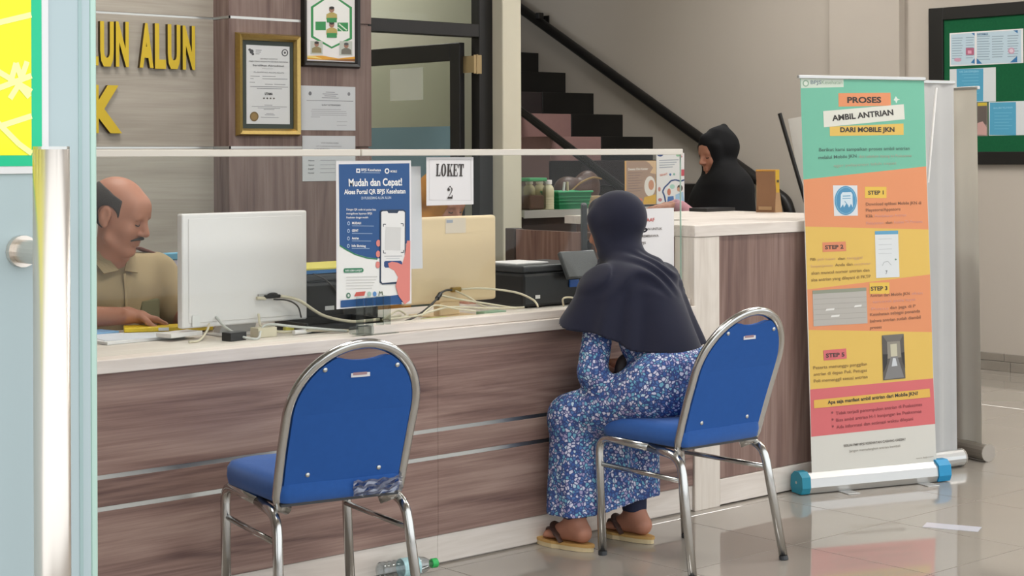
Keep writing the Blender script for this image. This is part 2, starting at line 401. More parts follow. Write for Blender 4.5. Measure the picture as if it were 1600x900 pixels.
# right wall with a shallow pilaster and a stone skirting
bm = B(); box(bm, 9.87, 10.05, 1.6, 13.2, 0, 3.7); wall_right = S(obj('wall_right', bm, M_wall))
bm = B(); box(bm, 9.80, 9.87, 7.035, 7.64, 0, 3.7, 0.003); obj('pilaster', bm, M_wall, wall_right)
bm = B(); box(bm, 9.866, 9.872, 7.64, 7.652, 0, 3.7); obj('joint_groove', bm, mat('groove_grey', '#8b837b', 0.9), wall_right)
sk = S(thing('baseboard_right', None, None, (9.85, 6.0, 0)))
M_skirt = mat('skirting_stone', '#8f877d', 0.3, noise=0.12, nscale=12)
for i in range(15):
    y0 = 7.1-(i+1)*0.30
    bm = B(); box(bm, 9.845, 9.868, y0+0.002, y0+0.298, 0.0, 0.062, 0.002); obj('skirting_tile', bm, M_skirt, sk, world=True)
    bm = B(); box(bm, 9.852, 9.868, y0+0.052, y0+0.348, 0.064, 0.115, 0.002); obj('skirting_tile_upper', bm, M_skirt, sk, world=True)
bm = B(); box(bm, 6.13, 12.5, 13.0, 13.2, 0, 3.7); S(obj('wall_far', bm, M_wall))
bm = B(); box(bm, -3.15, -3.0, 1.6, 7.15, 0, 3.7); S(obj('wall_left', bm, M_wall))
bm = B(); box(bm, -3.0, 10.05, 1.66, 1.74, 2.75, 3.7); S(obj('wall_front', bm, M_wall))

# ceiling lamps of the hall and of the staff area
M_lamp = bpy.data.materials.new('lamp_diffuser'); M_lamp.use_nodes = True
_b = M_lamp.node_tree.nodes['Principled BSDF']; _b.inputs['Emission Color'].default_value = (1, 0.975, 0.94, 1); _b.inputs['Emission Strength'].default_value = LAMP_STRENGTH
def unseen_ceiling_lamp(x, y, label):
    t = thing('unseen_ceiling_lamp', label, 'lamp', (x, y, 3.6), group='ceiling lamps')
    bm = B(); box(bm, -0.62, 0.62, -0.32, 0.32, 0.03, 0.1); obj('housing', bm, M_white_pl, t)
    bm = B(); box(bm, -0.59, 0.59, -0.29, 0.29, 0.018, 0.03); obj('diffuser', bm, M_lamp, t)
for x, y, l in ((3.0, 3.4, 'flat ceiling lamp above the front of the counter'), (6.4, 3.4, 'flat ceiling lamp above the open floor by the banner'), (3.2, 5.9, 'flat ceiling lamp above the seated staff'),
                (7.6, 5.4, 'flat ceiling lamp near the notice board'), (8.9, 3.3, 'added unseen lamp panel brightening the right wall')):  # the last one is added only to brighten the right wall
    unseen_ceiling_lamp(x, y, l)

# ---- black aluminium door frame with the leaf standing open into the room behind
door = S(thing('door_1', None, None, (5.55, 7.0, 0)))
FY0, FY1 = 6.94, 7.01
bm = B(); box(bm, 5.90, 5.994, FY0, FY1, 0, 3.0, 0.003); obj('frame_post', bm, M_blackalu, door, world=True)
bm = B(); box(bm, 5.122, 5.16, FY0, FY1, 0, 3.0, 0.003); obj('frame_post', bm, M_blackalu, door, world=True)
bm = B(); box(bm, 5.16, 5.90, FY0, FY1, 2.075, 2.145, 0.003); obj('frame_rail', bm, M_blackalu, door, world=True)
bm = B(); box(bm, 5.16, 5.90, FY0, FY1, 2.72, 2.78, 0.003); obj('frame_rail', bm, M_blackalu, door, world=True)
bm = B(); box(bm, 5.16, 5.90, 6.972, 6.978, 2.145, 2.72); obj('transom_pane', bm, M_glass, door, world=True)
leaf = obj('door_leaf', (lambda b: (box(b, 5.835, 5.872, 7.03, 7.115, 0.01, 2.05, 0.003), box(b, 5.835, 5.872, 7.925, 8.01, 0.01, 2.05, 0.003), box(b, 5.835, 5.872, 7.115, 7.925, 1.955, 2.05, 0.003),
           box(b, 5.835, 5.872, 7.115, 7.925, 0.01, 0.25, 0.003)))(bm := B()) and bm, M_blackalu, door, world=True)
bm = B(); box(bm, 5.851, 5.856, 7.115, 7.925, 0.25, 1.955); obj('leaf_pane', bm, glass('door_glass', (0.93, 0.95, 0.92, 1), 0.6), leaf).location = (0, 0, 0)
leaf.children[0].data.transform(Matrix.Translation((-5.55, -7.0, 0)))
M_film = mat('blue_frosted_film', '#6f8c94', 0.6)
bm = B(); box(bm, 5.8485, 5.8505, 7.118, 7.922, 0.255, 1.60); obj('frosted_film', bm, M_film, door, world=True)
M_brass = mat('brass', '#a8926a', 0.4, 0.5)
for z in (0.35, 1.0, 1.93):
    hb = B(); box(hb, 5.884, 5.912, 6.9365, 6.9398, z-0.05, z+0.05); tube(hb, [(5.880, 6.937, z-0.052), (5.880, 6.937, z+0.052)], 0.006, 8)
    box(hb, 5.858, 5.877, 6.9365, 6.9398, z-0.05, z+0.05); box(hb, 5.860, 5.866, 6.94, 7.0295, z-0.045, z+0.045)
    obj('hinge', hb, M_brass, door, world=True)
# sheet taped on the leaf
bm = B(); box(bm, 5.8465, 5.8475, 7.36, 7.66, 1.75, 1.93); o = obj('taped_sheet', bm, mat('pale_sheet', '#c9ccbd', 0.8)); base_origin(o, (5.847, 7.51, 1.75))
tag(o, 'blank pale sheet taped to the glass of the open door', 'paper')

# ---- stairs against the right wall
M_stone_b = mat('black_granite', '#171615', 0.3, noise=0.2, nscale=60)
M_stone_p = mat('pink_brown_step', '#8a6a66', 0.5, noise=0.1, nscale=20)
M_stone_d = mat('dark_step', '#2b2425', 0.4, noise=0.2, nscale=30)
st = thing('staircase', 'dark staircase climbing to the left along the right wall', 'stairs', (9.3, 6.7, 0))
for k in range(-9, 7):
    y0 = 9.804+0.34*k; z1 = 1.763+0.184*k; z0 = max(0.0, z1-0.38)
    bm = B(); box(bm, 8.75, 9.29, y0, y0+0.36, z0, z1, 0.004); obj('step', bm, M_stone_p if -1 <= k <= 0 else M_stone_d, st, world=True)
    bm = B(); box(bm, 9.2905, 9.869, y0-0.004, y0+0.36, z0, z1+0.002, 0.003); obj('granite_step', bm, M_stone_b, st, world=True)
bm = B(); tube(bm, [(8.735, 9.84+0.34*3.2, 1.80+0.184*3.2), (8.735, 7.0, 0.30)], 0.032, 10); obj('stringer', bm, M_blackalu, st, world=True)
hr = thing('handrail', 'thick black handrail fixed to the wall above the stairs', 'handrail', (9.82, 7.95, 1.03))
def railz(y): return 1.30+(y-8.40)*0.549
bm = B(); tube(bm, fillet([(9.79, 11.9, railz(11.9)), (9.79, 8.03, railz(8.03)), (9.79, 7.97, railz(8.03)-0.16)], 0.04), 0.042, 14); obj('rail', bm, M_blackalu, hr, world=True, smooth=True)
for y in (10.72, 11.7):
    bm = B(); tube(bm, [(9.79, y, railz(y)), (9.868, y, railz(y)+0.02)], 0.014, 8); box(bm, 9.862, 9.869, y-0.04, y+0.04, railz(y)-0.02, railz(y)+0.06, 0.002); obj('wall_bracket', bm, M_blackalu, hr, world=True)
bm = B(); box(bm, 9.75, 9.81, 10.685, 10.735, railz(10.71)+0.03, railz(10.71)+0.085, 0.006); obj('rail_clamp', bm, M_blackalu, hr, world=True)
unseen_ceiling_lamp(4.7, 8.7, 'added unseen lamp panel lighting the room behind the open door')  # added out of view because the room behind the leaf was too dark
unseen_ceiling_lamp(7.0, 9.6, 'second added unseen lamp panel brightening the back room')  # another added panel, raises the light seen through the leaf glass
unseen_ceiling_lamp(8.2, 7.6, 'flat ceiling lamp in front of the stairs')

# ------------------------------------------------------------------ reception counter
CF = 4.66                                                   # plane of the counter front
rc = thing('reception_counter', 'long reception counter with grey-brown wood-look front and white kick boards', 'counter', (3.3, CF, 0))
cols = [(1.3, 3.7627), (3.7635, 5.088)]
rows = [(0.105, 0.372), (0.387, 0.469), (0.483, 0.79)]
for i, (x0, x1) in enumerate(cols):
    for z0, z1 in rows:
        bm = B(); box(bm, x0, x1, CF, CF+0.018, z0, z1, 0.001); obj('front_board', bm, M_wood_h, rc, world=True)
    for z in (0.3795, 0.476):
        bm = B(); box(bm, x0, x1, CF+0.002, CF+0.016, z-0.0068, z+0.0068); obj('metal_strip', bm, M_steel, rc, world=True)
    bm = B(); box(bm, x0, x1, CF+0.004, CF+0.02, 0.006, 0.103, 0.001); obj('kick_board', bm, M_white_lam, rc, world=True)
    bm = B(); box(bm, x0, x1, CF+0.019, CF+0.034, 0.0, 0.789); obj('back_board', bm, M_white_lam, rc, world=True)
for x in (1.3, 2.52, 3.75):
    bm = B(); box(bm, x, x+0.02, CF+0.035, 5.34, 0.0, 0.788); obj('divider_board', bm, M_white_lam, rc, world=True)
bm = B(); box(bm, 1.3, 5.088, CF-0.02, 5.40, 0.7905, 0.832, 0.002); wt = obj('worktop', bm, M_white_lam); base_origin(wt, (3.2, 5.0, 0.7905))
tag(wt, 'long pale worktop running along the reception counter', 'worktop')
bm = B(); box(bm, 3.48, 5.086, CF+0.008, CF+0.088, 0.8325, 0.861, 0.002); lg = obj('glass_ledge', bm, M_white_lam); base_origin(lg, (4.28, CF+0.05, 0.8325))
tag(lg, 'narrow white ledge on the worktop carrying the glass screen', 'ledge')

# glass screen on the counter
gs = thing('glass_screen', 'clear glass screen with a slim white top rail on the counter', 'screen', (3.3, 4.72, 0.8325))
for x0, x1, z0 in ((1.5, 3.462, 0.8327), (3.466, 5.082, 0.8615)):
    bm = B(); box(bm, x0, x1, 4.7165, 4.7225, z0, 1.444); p = obj('glass_pane', bm, M_glass, gs, world=True)
    bm = B(); box(bm, x0, x1-0.001, 4.702, 4.738, 1.4435, 1.4665, 0.002); obj('top_rail', bm, mat('white_rail', '#d9d2c6', 0.4), gs, world=True)
bm = B(); box(bm, 5.0815, 5.0845, 4.7165, 4.7225, 0.8615, 1.444); obj('polished_edge', bm, M_glass_edge, gs, world=True)

# high end counter with upright grain, white post and cap
hc = thing('high_counter', 'tall end counter with upright wood grain and white post', 'counter', (5.9, CF, 0))
bm = B(); box(bm, 5.09, 5.243, CF-0.008, CF+0.10, 0.0, 1.108, 0.002); obj('corner_post', bm, M_white_lam_v, hc, world=True)
bm = B(); box(bm, 5.244, 6.66, CF, CF+0.018, 0.112, 1.107, 0.001); obj('front_board', bm, M_wood_v, hc, world=True)
bm = B(); box(bm, 5.244, 6.66, CF-0.006, CF+0.016, 0.006, 0.110, 0.001); obj('kick_board', bm, M_white_lam, hc, world=True)
bm = B(); box(bm, 5.09, 6.665, CF-0.012, 5.06, 1.109, 1.156, 0.002); obj('cap_board', bm, M_white_lam, hc, world=True)
bm = B(); box(bm, 5.092, 5.112, CF+0.101, 5.74, 0.0, 1.107); obj('side_board', bm, M_wood_v, hc, world=True)
bm = B(); box(bm, 5.08, 5.135, 5.74, 5.80, 0.0, 1.112, 0.002); obj('rear_post', bm, mat('dark_brown_edge', '#453a34', 0.5), hc, world=True)
bm = B(); box(bm, 6.64, 6.66, CF+0.02, 5.7, 0.0, 1.107); obj('end_board', bm, M_wood_v, hc, world=True)
bm = B(); prism(bm, [(5.62, 5.075), (6.20, 5.064), (6.665, 5.064), (6.665, 5.98), (5.62, 5.98)], 'z', 1.112, 1.150); o = obj('rear_worktop', bm, M_white_lam); base_origin(o, (6.2, 5.5, 1.112))
tag(o, 'pale rear worktop behind the cap of the high end counter', 'worktop')
bm = B(); box(bm, 5.66, 6.62, 5.10, 5.94, 0.0, 1.111); o = obj('rear_cabinet', bm, M_wood_v); base_origin(o, (6.14, 5.5, 0))
tag(o, 'wood-look cabinet under the rear worktop of the high counter', 'cabinet')

# back shelf counter with the silver edge
sc = thing('back_shelf_counter', 'back counter with silver edge behind the desk holding jars and basket', 'counter', (7.2, 7.3, 0))
SZ = 1.1265                                                # top of this shelf
bm = B(); box(bm, 6.40, 7.95, 7.152, 7.46, SZ-0.037, SZ-0.0005, 0.002); obj('shelf_top', bm, mat('grey_top', '#b5b5ad', 0.3), sc, world=True)
bm = B(); box(bm, 6.40, 7.95, 7.140, 7.1515, SZ-0.044, SZ, 0.001); obj('silver_edge', bm, M_alu, sc, world=True)
bm = B(); box(bm, 6.44, 7.92, 7.20, 7.44, 0.0, SZ-0.038); obj('cabinet_body', bm, mat('dark_body', '#3b302d', 0.6), sc, world=True)
def SH(x, y):
    y2 = 7.15+(y-6.55)*0.85; return x/y*y2, y2

# ------------------------------------------------------------------ frosted entrance door in the foreground
gd = thing('entrance_door', 'frosted glass entrance door with tall tubular steel handle', 'door', (0.3, 1.7, 0))
M_frost = mat('frosted_film', '#b3c2c4', 0.55, spec=0.3, noise=0.015, nscale=2)
bm = B(); box(bm, -0.35, 0.884, 1.70, 1.712, 0.012, 2.62); obj('frosted_pane', bm, M_frost, gd, world=True)
bm = B(); box(bm, 0.8842, 0.8935, 1.701, 1.711, 0.012, 2.62, 0.002); obj('glass_edge', bm, mat('green_glass_edge', '#b7d3c6', 0.25), gd, world=True)
bm = B(); box(bm, 0.8705, 0.8745, 1.6992, 1.6999, 0.012, 2.62); obj('film_border', bm, mat('film_border', '#9fb6b4', 0.5), gd, world=True)
PX, PY = 0.803, 1.628
bm = B(); tube(bm, [(PX, PY, 0.55), (PX, PY, 1.456)], 0.0188, 28); obj('handle_tube', bm, mat('satin_steel', '#dbd2c8', 0.28, 0.9), gd, world=True, smooth=True)
bm = B(); tube(bm, [(PX, PY, 1.4555), (PX, PY, 1.459)], 0.0185, 28); obj('handle_cap', bm, M_steel, gd, world=True)
for z in (1.348, 0.66):
    bm = B(); tube(bm, [(PX, PY+0.01, z), (PX, 1.694, z)], 0.0125, 18); tube(bm, [(PX, 1.692, z), (PX, 1.6995, z)], 0.017, 18); obj('handle_standoff', bm, mat('satin_steel', '#dbd2c8', 0.28, 0.9), gd, world=True, smooth=False)
bm = B(); tube(bm, [(PX, 1.7125, 0.55), (PX, 1.7125+0.0, 0.551)], 0.001, 6); bm.free()
bm = B(); box(bm, -0.35, 0.89, 1.695, 1.717, 0.0, 0.011); obj('bottom_seal', bm, M_darkgrey, gd, world=True)
# poster on that door
dp = thing('door_poster', 'yellow poster with green border and pale wavy lines on the glass door', 'poster', (0.6, 1.698, 1.42))
bm = B(); box(bm, 0.30, 0.8345, 1.6976, 1.6993, 1.4305, 1.98); obj('sheet', bm, M_paper, dp, world=True)
pr = Print([(0.30, 1.98), (0.8345, 1.98), (0.8345, 1.4305), (0.30, 1.4305)], 0.5345, 0.5495)
G = '#14c08a'; Yl = '#f2ee1e'; Pl = '#f7f7a0'
pr.rect(0.305, 1.975, 0.8265, 1.4385, G, 1); pr.rect(0.32, 1.96, 0.8145, 1.4500, Yl, 2)
for pts in ([(0.70, 1.60), (0.76, 1.585), (0.8145, 1.60)], [(0.70, 1.575), (0.765, 1.545), (0.8145, 1.518)], [(0.70, 1.49), (0.77, 1.518), (0.8145, 1.535)], [(0.70, 1.452), (0.77, 1.478), (0.8145, 1.492)],
            [(0.79, 1.525), (0.797, 1.548), (0.803, 1.532), (0.8095, 1.55)], [(0.79, 1.51), (0.80, 1.525), (0.812, 1.512)], [(0.72, 1.53), (0.76, 1.50), (0.80, 1.462), (0.8145, 1.452)], [(0.70, 1.61), (0.74, 1.64), (0.8145, 1.648)]):
    pr.stroke(pts, 0.006, Pl, 3)
pr.build('printed_design', lambda u, v, o: (0.30+u, 1.6974-o, 1.4305+v), dp, world=True)

# ------------------------------------------------------------------ banquet chairs
M_blue = mat('blue_upholstery', '#2d5ca4', 0.85, spec=0.2, noise=0.10, nscale=60, bump=0.25, bscale=500, sheen=0.2)
M_blue_d = mat('blue_back_cover', '#2c5aa2', 0.8, spec=0.2, noise=0.06, nscale=40, bump=0.15, bscale=500)
def make_chair(label):
    """origin on the floor below the seat centre, front = +y"""
    t = thing('banquet_chair', label, 'chair', group='blue banquet chairs at the counter')
    w = 0.20
    for s in (-1, 1):
        # front leg, side rail under the seat, rear leg: one bent tube per leg pair half so each leg stays its own part
        bm = B(); tube(bm, fillet([(s*(w+0.012), 0.235, 0.010), (s*(w+0.005), 0.262, 0.425), (s*(w+0.002), 0.0, 0.418)], 0.06), 0.0138, 12, flat=0.0158)
        lg_ = obj('leg', bm, M_chrome, t, smooth=True)
        bm = B(); tube(bm, [(s*(w+0.012), 0.2345, 0.0), (s*(w+0.012), 0.2352, 0.014)], 0.0162, 12); obj('foot_cap', bm, M_darkgrey, lg_)
        bm = B(); tube(bm, fillet([(s*(w+0.030), -0.236, 0.010), (s*(w+0.008), -0.160, 0.405), (s*(w+0.002), 0.0, 0.418)], 0.06), 0.0138, 12, flat=0.0158)
        lg_ = obj('leg', bm, M_chrome, t, smooth=True)
        bm = B(); tube(bm, [(s*(w+0.0305), -0.237, 0.0), (s*(w+0.0300), -0.2345, 0.014)], 0.0162, 12); obj('foot_cap', bm, M_darkgrey, lg_)
        bm = B(); tube(bm, [(s*(w+0.002), 0.25, 0.325), (s*(w+0.012), -0.174, 0.325)], 0.009, 8); obj('stretcher', bm, M_chrome, t, smooth=True)
    # arched back tube
    def yb(z): return -0.135-(z-0.45)*0.30-(0.05*((z-0.45)/0.48)**2 if z > 0.45 else 0)
    pts = []
    for k in range(0, 41):
        a = math.pi*k/40
        pts.append((0.202*math.cos(a), 0, 0.70+0.205*math.sin(a)))
    side = [(0.165, 0, 0.405), (0.188, 0, 0.425), (0.197, 0, 0.455), (0.199, 0, 0.52), (0.201, 0, 0.60)]
    path = side+pts+[(-x, y, z) for x, y, z in side[::-1]]
    path = [(x, yb(z), z) for x, y, z in path]
    path[0] = (0.15, -0.10, 0.408); path[-1] = (-0.15, -0.10, 0.408)
    bm = B(); tube(bm, path, 0.0142, 14, flat=0.0185); obj('back_frame', bm, M_chrome, t, smooth=True)
    # back pad: board within the arch, top edge dips to leave a hand hole
    out = []
    for x, z in [(0.185, 0.475), (0.187, 0.56), (0.188, 0.70)]: out.append((x, z))
    for k in range(1, 12):
        a = math.pi/2*k/12; out.append((0.188*math.cos(a), 0.70+0.188*math.sin(a)))
    out = [p for p in out if p[0] > 0.09]
    out += [(0.082, 0.868), (0.066, 0.866), (0.045, 0.860), (0.022, 0.857)]
    full = out+[(0, 0.856)]+[(-x, z) for x, z in out[::-1]]
    low = [(-0.17, 0.468), (-0.09, 0.462), (0, 0.460), (0.09, 0.462), (0.17, 0.468)]
    poly = full+low
    bm = B(); NZ = 1
    F0 = [bm.verts.new((x, yb(z)-0.013, z)) for x, z in poly]; F1 = [bm.verts.new((x*0.93, yb(z)+0.035, 0.66+(z-0.66)*0.95)) for x, z in poly]
    Fm = [bm.verts.new((x, yb(z)+0.012, z)) for x, z in poly]; n = len(poly)
    # fill both faces as strips between mirrored points so the curve of the back is kept
    def cap_face(V, flip):
        fs = bmesh.ops.triangle_fill(bm, edges=[bm.edges.get((V[i], V[(i+1) % n])) or bm.edges.new((V[i], V[(i+1) % n])) for i in range(n)], use_beauty=True)
    for A_, C_ in ((F0, Fm), (Fm, F1)):
        for i in range(n): bm.faces.new((A_[i], A_[(i+1) % n], C_[(i+1) % n], C_[i]))
    cap_face(F0, 0); cap_face(F1, 1)
    bmesh.ops.recalc_face_normals(bm, faces=bm.faces)
    pad = obj('backrest', bm, M_blue_d, t)
    for x, z in ((-0.115, 0.835), (0.115, 0.835), (-0.115, 0.515), (0.115, 0.515)):
        bm = B(); sphere(bm, (x, yb(z)-0.0135, z), (0.008, 0.004, 0.008), 10); obj('rivet', bm, M_steel, pad, smooth=True)
    bm = B(); box(bm, -0.03, 0.03, yb(0.815)-0.0155, yb(0.815)-0.0135, 0.806, 0.826); obj('maker_tag', bm, M_paper, pad)
    bm = B(); box(bm, -0.024, 0.02, yb(0.815)-0.0165, yb(0.815)-0.0153, 0.812, 0.820); obj('tag_print', bm, mat('tag_red', '#a8868a', 0.6), pad)
    # seat cushion: rounded plan, domed top
    bm = B(); pl = []
    def plan(f, s=1.0):
        p = []
        for cxx, cyy, a0 in ((0.145, 0.195, 0), (-0.145, 0.195, 90), (-0.165, -0.125, 180), (0.165, -0.125, 270)):
            for k in range(7):
                a = R(a0+15*k); rr = (0.07 if cyy > 0 else 0.035)
                p.append(((cxx+rr*math.cos(a))*f, (cyy+rr*math.sin(a))*f+0.035*(1-f)))
        return p
    rings = []
    for f, z in ((0.93, 0.430), (1.0, 0.437), (1.02, 0.462), (1.015, 0.486), (0.97, 0.503), (0.85, 0.511), (0.35, 0.514)):
        rings.append([bm.verts.new((x, y, z)) for x, y in plan(f)])
    for a_, b_ in zip(rings, rings[1:]):
        m_ = len(a_)
        for k in range(m_): bm.faces.new((a_[k], a_[(k+1) % m_], b_[(k+1) % m_], b_[k]))
    bm.faces.new(rings[0][::-1]); bm.faces.new(rings[-1]); obj('seat', bm, M_blue, t, smooth=True)
    bm = B(); box(bm, -0.19, 0.19, -0.15, 0.22, 0.424, 0.4315); obj('seat_board', bm, M_darkgrey, t)
    return t
chair = make_chair('blue banquet chair on the right with the woman in blue seated on it')
chair.location = (4.500, 4.135, 0); chair.rotation_euler[2] = R(-2)
chair2 = copy_tree(chair); tag(chair2, 'empty blue banquet chair on the left with torn taped seat corner')
chair2.location = (2.972, 4.250, 0); chair2.rotation_euler[2] = R(-11)
M_tape = mat('crumpled_clear_tape', '#a9a79f', 0.25, spec=0.8)
bm = B(); bmesh.ops.create_grid(bm, x_segments=10, y_segments=6, size=0.5)
for v in bm.verts:
    u, w_ = v.co.x+0.5, v.co.y+0.5
    v.co = (0.03+0.165*u, -0.172-0.004*math.sin(u*17+w_*9)-0.003*math.sin(w_*21)+0.03*max(0, u-0.85)*6*0.15, 0.437+0.045*w_+0.004*math.sin(u*23))
bmesh.ops.solidify(bm, geom=bm.faces, thickness=0.001)
gt = glass('tape_gloss', (0.72, 0.74, 0.8, 1), 4.0, 0.15)
obj('torn_tape', bm, gt, chair2, label='crumpled clear tape over the torn seat corner')

# ------------------------------------------------------------------ wall letters on the back wall
M_yel = mat('yellow_letter', '#c9ab14', 0.45); M_yel_side = mat('dark_letter_side', '#3f2f10', 0.6)
def wall_letter(ch, x0, x1, z0, z1, label):
    vs, fs = text_geo(ch, 0.05); bm = B(); W_ = x1-x0; h = z1-z0
    a = [bm.verts.new((x0+v[0]*W_, 6.978, z0+max(-0.02, v[1])*h)) for v in vs]
    for f in fs:
        try: bm.faces.new([a[i] for i in f])
        except ValueError: pass
    bmesh.ops.recalc_face_normals(bm, faces=bm.faces)
    r_ = bmesh.ops.extrude_face_region(bm, geom=bm.faces[:])
    bmesh.ops.translate(bm, vec=(0, 0.0205, 0), verts=[e for e in r_['geom'] if isinstance(e, bmesh.types.BMVert)])
    bmesh.ops.recalc_face_normals(bm, faces=bm.faces)
    for f in bm.faces: f.material_index = 0 if abs(f.normal.y) > 0.9 else 1
    o = obj('wall_letter', bm, [M_yel, M_yel_side]); base_origin(o, (x0, 6.99, z0))
    tag(o, label, 'letter', 'yellow letters on the back wall')
def px_on(py_plane, px, py):
    """point of the wall plane y = py_plane that a measured photo position corresponds to"""
    u, v = px-800, 240-py; a = (u*math.cos(ROLL)+v*math.sin(ROLL))/FPX; b = (-u*math.sin(ROLL)+v*math.cos(ROLL))/FPX
    d = fw+rt*a+upv*b; t = py_plane/d.y; return d.x*t, EYE+d.z*t
for ch, xa, xb, yt, yb_, lb in (('L', 134, 154, 32, 101, 'yellow letter L half hidden behind the glass door edge'), ('U', 156.5, 178, 33, 103, 'yellow letter U next to the door edge, upper line'),
        ('N', 181, 201.5, 33.5, 103.5, 'yellow letter N ending the first word of the upper line'), ('A', 218, 240, 36, 105, 'yellow letter A starting the last word of the upper line'),
        ('L', 242, 259.5, 36.5, 106.5, 'yellow letter L after the A in the last word'), ('U', 262, 282, 38, 107, 'yellow letter U near the end of the last word'),
        ('N', 285.5, 305, 40, 108, 'yellow letter N closest to the wood pillar'), ('K', 141, 191, 132.5, 207, 'large yellow letter K alone on the lower line')):
    (xa_, zt_), (xb_, zb_) = px_on(6.978, xa, yt), px_on(6.978, xb, yb_)
    wall_letter(ch, xa_, xb_, zb_, zt_, lb)

# ------------------------------------------------------------------ frames and sheets on the pillar (front plane y = 6.862)
PF = 6.8615
def frame_rect(name, label, x0, x1, z0, z1, w, depth, m_frame, m_mat, mat_w, m_sheet):
    t = thing(name, label, 'frame', ((x0+x1)/2, PF-0.002, z0))
    prof = [(0, 0), (w*0.25, -depth), (w*0.7, -depth*0.8), (w, -depth*0.35), (w, 0)]
    bm = B(); loops = []
    for d, y in prof:
        loops.append([bm.verts.new(p) for p in ((x0+d, PF-0.001+y, z0+d), (x1-d, PF-0.001+y, z0+d), (x1-d, PF-0.001+y, z1-d), (x0+d, PF-0.001+y, z1-d))])
    for a_, b_ in zip(loops, loops[1:]):
        for k in range(4): bm.faces.new((a_[k], a_[(k+1) % 4], b_[(k+1) % 4], b_[k]))
    obj('moulding', bm, m_frame, t, world=True)
    bm = B(); box(bm, x0+w*0.8, x1-w*0.8, PF-0.006, PF-0.002, z0+w*0.8, z1-w*0.8); obj('mat_board', bm, m_mat, t, world=True)
    e = w+mat_w
    bm = B(); box(bm, x0+e, x1-e, PF-0.008, PF-0.0062, z0+e, z1-e); obj('sheet', bm, m_sheet, t, world=True)
    return t, (x0+e, x1-e, z0+e, z1-e)
# gold framed certificate
x0, z1 = px_on(PF, 367, 50); x1, z0 = px_on(PF, 467, 213)
M_gold = mat('gold_moulding', '#b3995c', 0.3, 0.8, noise=0.15, nscale=80)
t, (a0, a1, b0, b1) = frame_rect('certificate_frame', 'gold framed certificate hanging on the wood pillar', x0, x1, z0, z1, 0.036, 0.03, M_gold, mat('dark_green_mat', '#38413c', 0.7), 0.022, M_paper_grey)
pr = Print([(383, 67), (448, 69), (451, 196), (386, 196)], a1-a0, b1-b0); DK = '#55565a'
pr.poly([(386, 196), (451, 196), (448, 69), (383, 67)], '#c9cbcb', 0); pr.ell(391, 78, 3, 3.6, '#3c3d40', 2); pr.ell(388, 75, 2, 2, '#3c3d40', 2); pr.ell(393, 82, 2, 2, '#3c3d40', 2)
for i, wd in enumerate((9, 8, 6)): pr.stroke([(397, 75.5+i*3), (397+wd, 75.6+i*3)], 0.9, DK)
pr.ell(441, 79, 5, 6, '#4b4c50', 2); pr.ell(441, 79, 3.4, 4.2, '#c9cbcb', 3); pr.ell(441, 79, 1.6, 2, '#4b4c50', 4)
pr.text('SERTIFIKAT AKREDITASI', 404, 90.5, 430, 90.7, 2.0, DK); pr.text('KEMENTERIAN KESEHATAN REPUBLIK INDONESIA', 387, 94.5, 446, 95.2, 1.8, DK, 0.01)
pr.text('Sertifikat Akreditasi', 393, 101.5, 440, 102.2, 3.0, '#3f4044', 0.01)
pr.text('Nomor', 408, 106, 424, 106.2, 1.3, DK); pr.text('PUSKESMAS ALUN ALUN', 395, 112.5, 440, 113, 2.1, DK)
for y_, l0, l1 in ((118, 390, 404), (118, 408, 428), (122, 390, 395), (122, 408, 446), (128, 389, 397), (131, 412, 424), (131, 426, 443), (135, 390, 447), (138, 400, 438)): pr.stroke([(l0, y_), (l1, y_+0.3)], 0.8, '#75777a')
pr.text('UTAMA', 412, 148.5, 424, 148.6, 4.2, '#202124', 0.03)
for i in range(4):
    cx_ = 411+i*5; pr.poly([(cx_+(2.1 if k % 2 == 0 else 0.85)*math.sin(math.pi*k/5), 154-(2.1 if k % 2 == 0 else 0.85)*math.cos(math.pi*k/5)) for k in range(10)][::-1], '#3a3325', 2)
for y_, l0, l1 in ((165, 412, 424), (167.5, 393, 446), (170, 402, 436), (172, 411, 427), (179, 415, 426), (181, 413, 428), (185, 407, 434)): pr.stroke([(l0, y_), (l1, y_+0.2)], 0.7, '#808286')
pr.ell(397, 184, 6.5, 8, '#6f5a35', 2); pr.ell(397, 184, 4.5, 5.6, '#8a7040', 3)
pr.build('printed_design', lambda u, v, o: (a0+u, PF-0.0081-o, b0+v), t, world=True)
# black framed staff poster (its top runs out of the picture)
x0, z0 = px_on(PF, 470, 104); x1 = px_on(PF, 561, 104)[0]; z1 = z0+0.60
t, (a0, a1, b0, b1) = frame_rect('picture_frame', 'black framed staff poster with green cross above the pinned sheets', x0, x1, z0, z1, 0.03, 0.022, mat('black_moulding', '#1a1716', 0.35), M_paper, 0.002, M_paper)
pr = Print([(477, -118), (550, -106), (550, 90), (477, 88)], a1-a0, b1-b0); GR = '#2c8a4b'
hexa = [(483, 45), (483, -12), (515, -36), (546, -10), (546, 48), (515, 66)]
pr.poly(hexa, GR, 1); pr.poly([(515+(x-515)*0.88, 15+(y-15)*0.93) for x, y in hexa], '#e8e8e4', 2)
pr.rect(490, 16, 506, 32, GR, 3); pr.rect(524, 18, 540, 34, GR, 3); pr.stroke([(526, 20), (538, 32)], 2, '#cfe0cc', 4); pr.stroke([(524, 26), (532, 34)], 1.5, '#cfe0cc', 4)
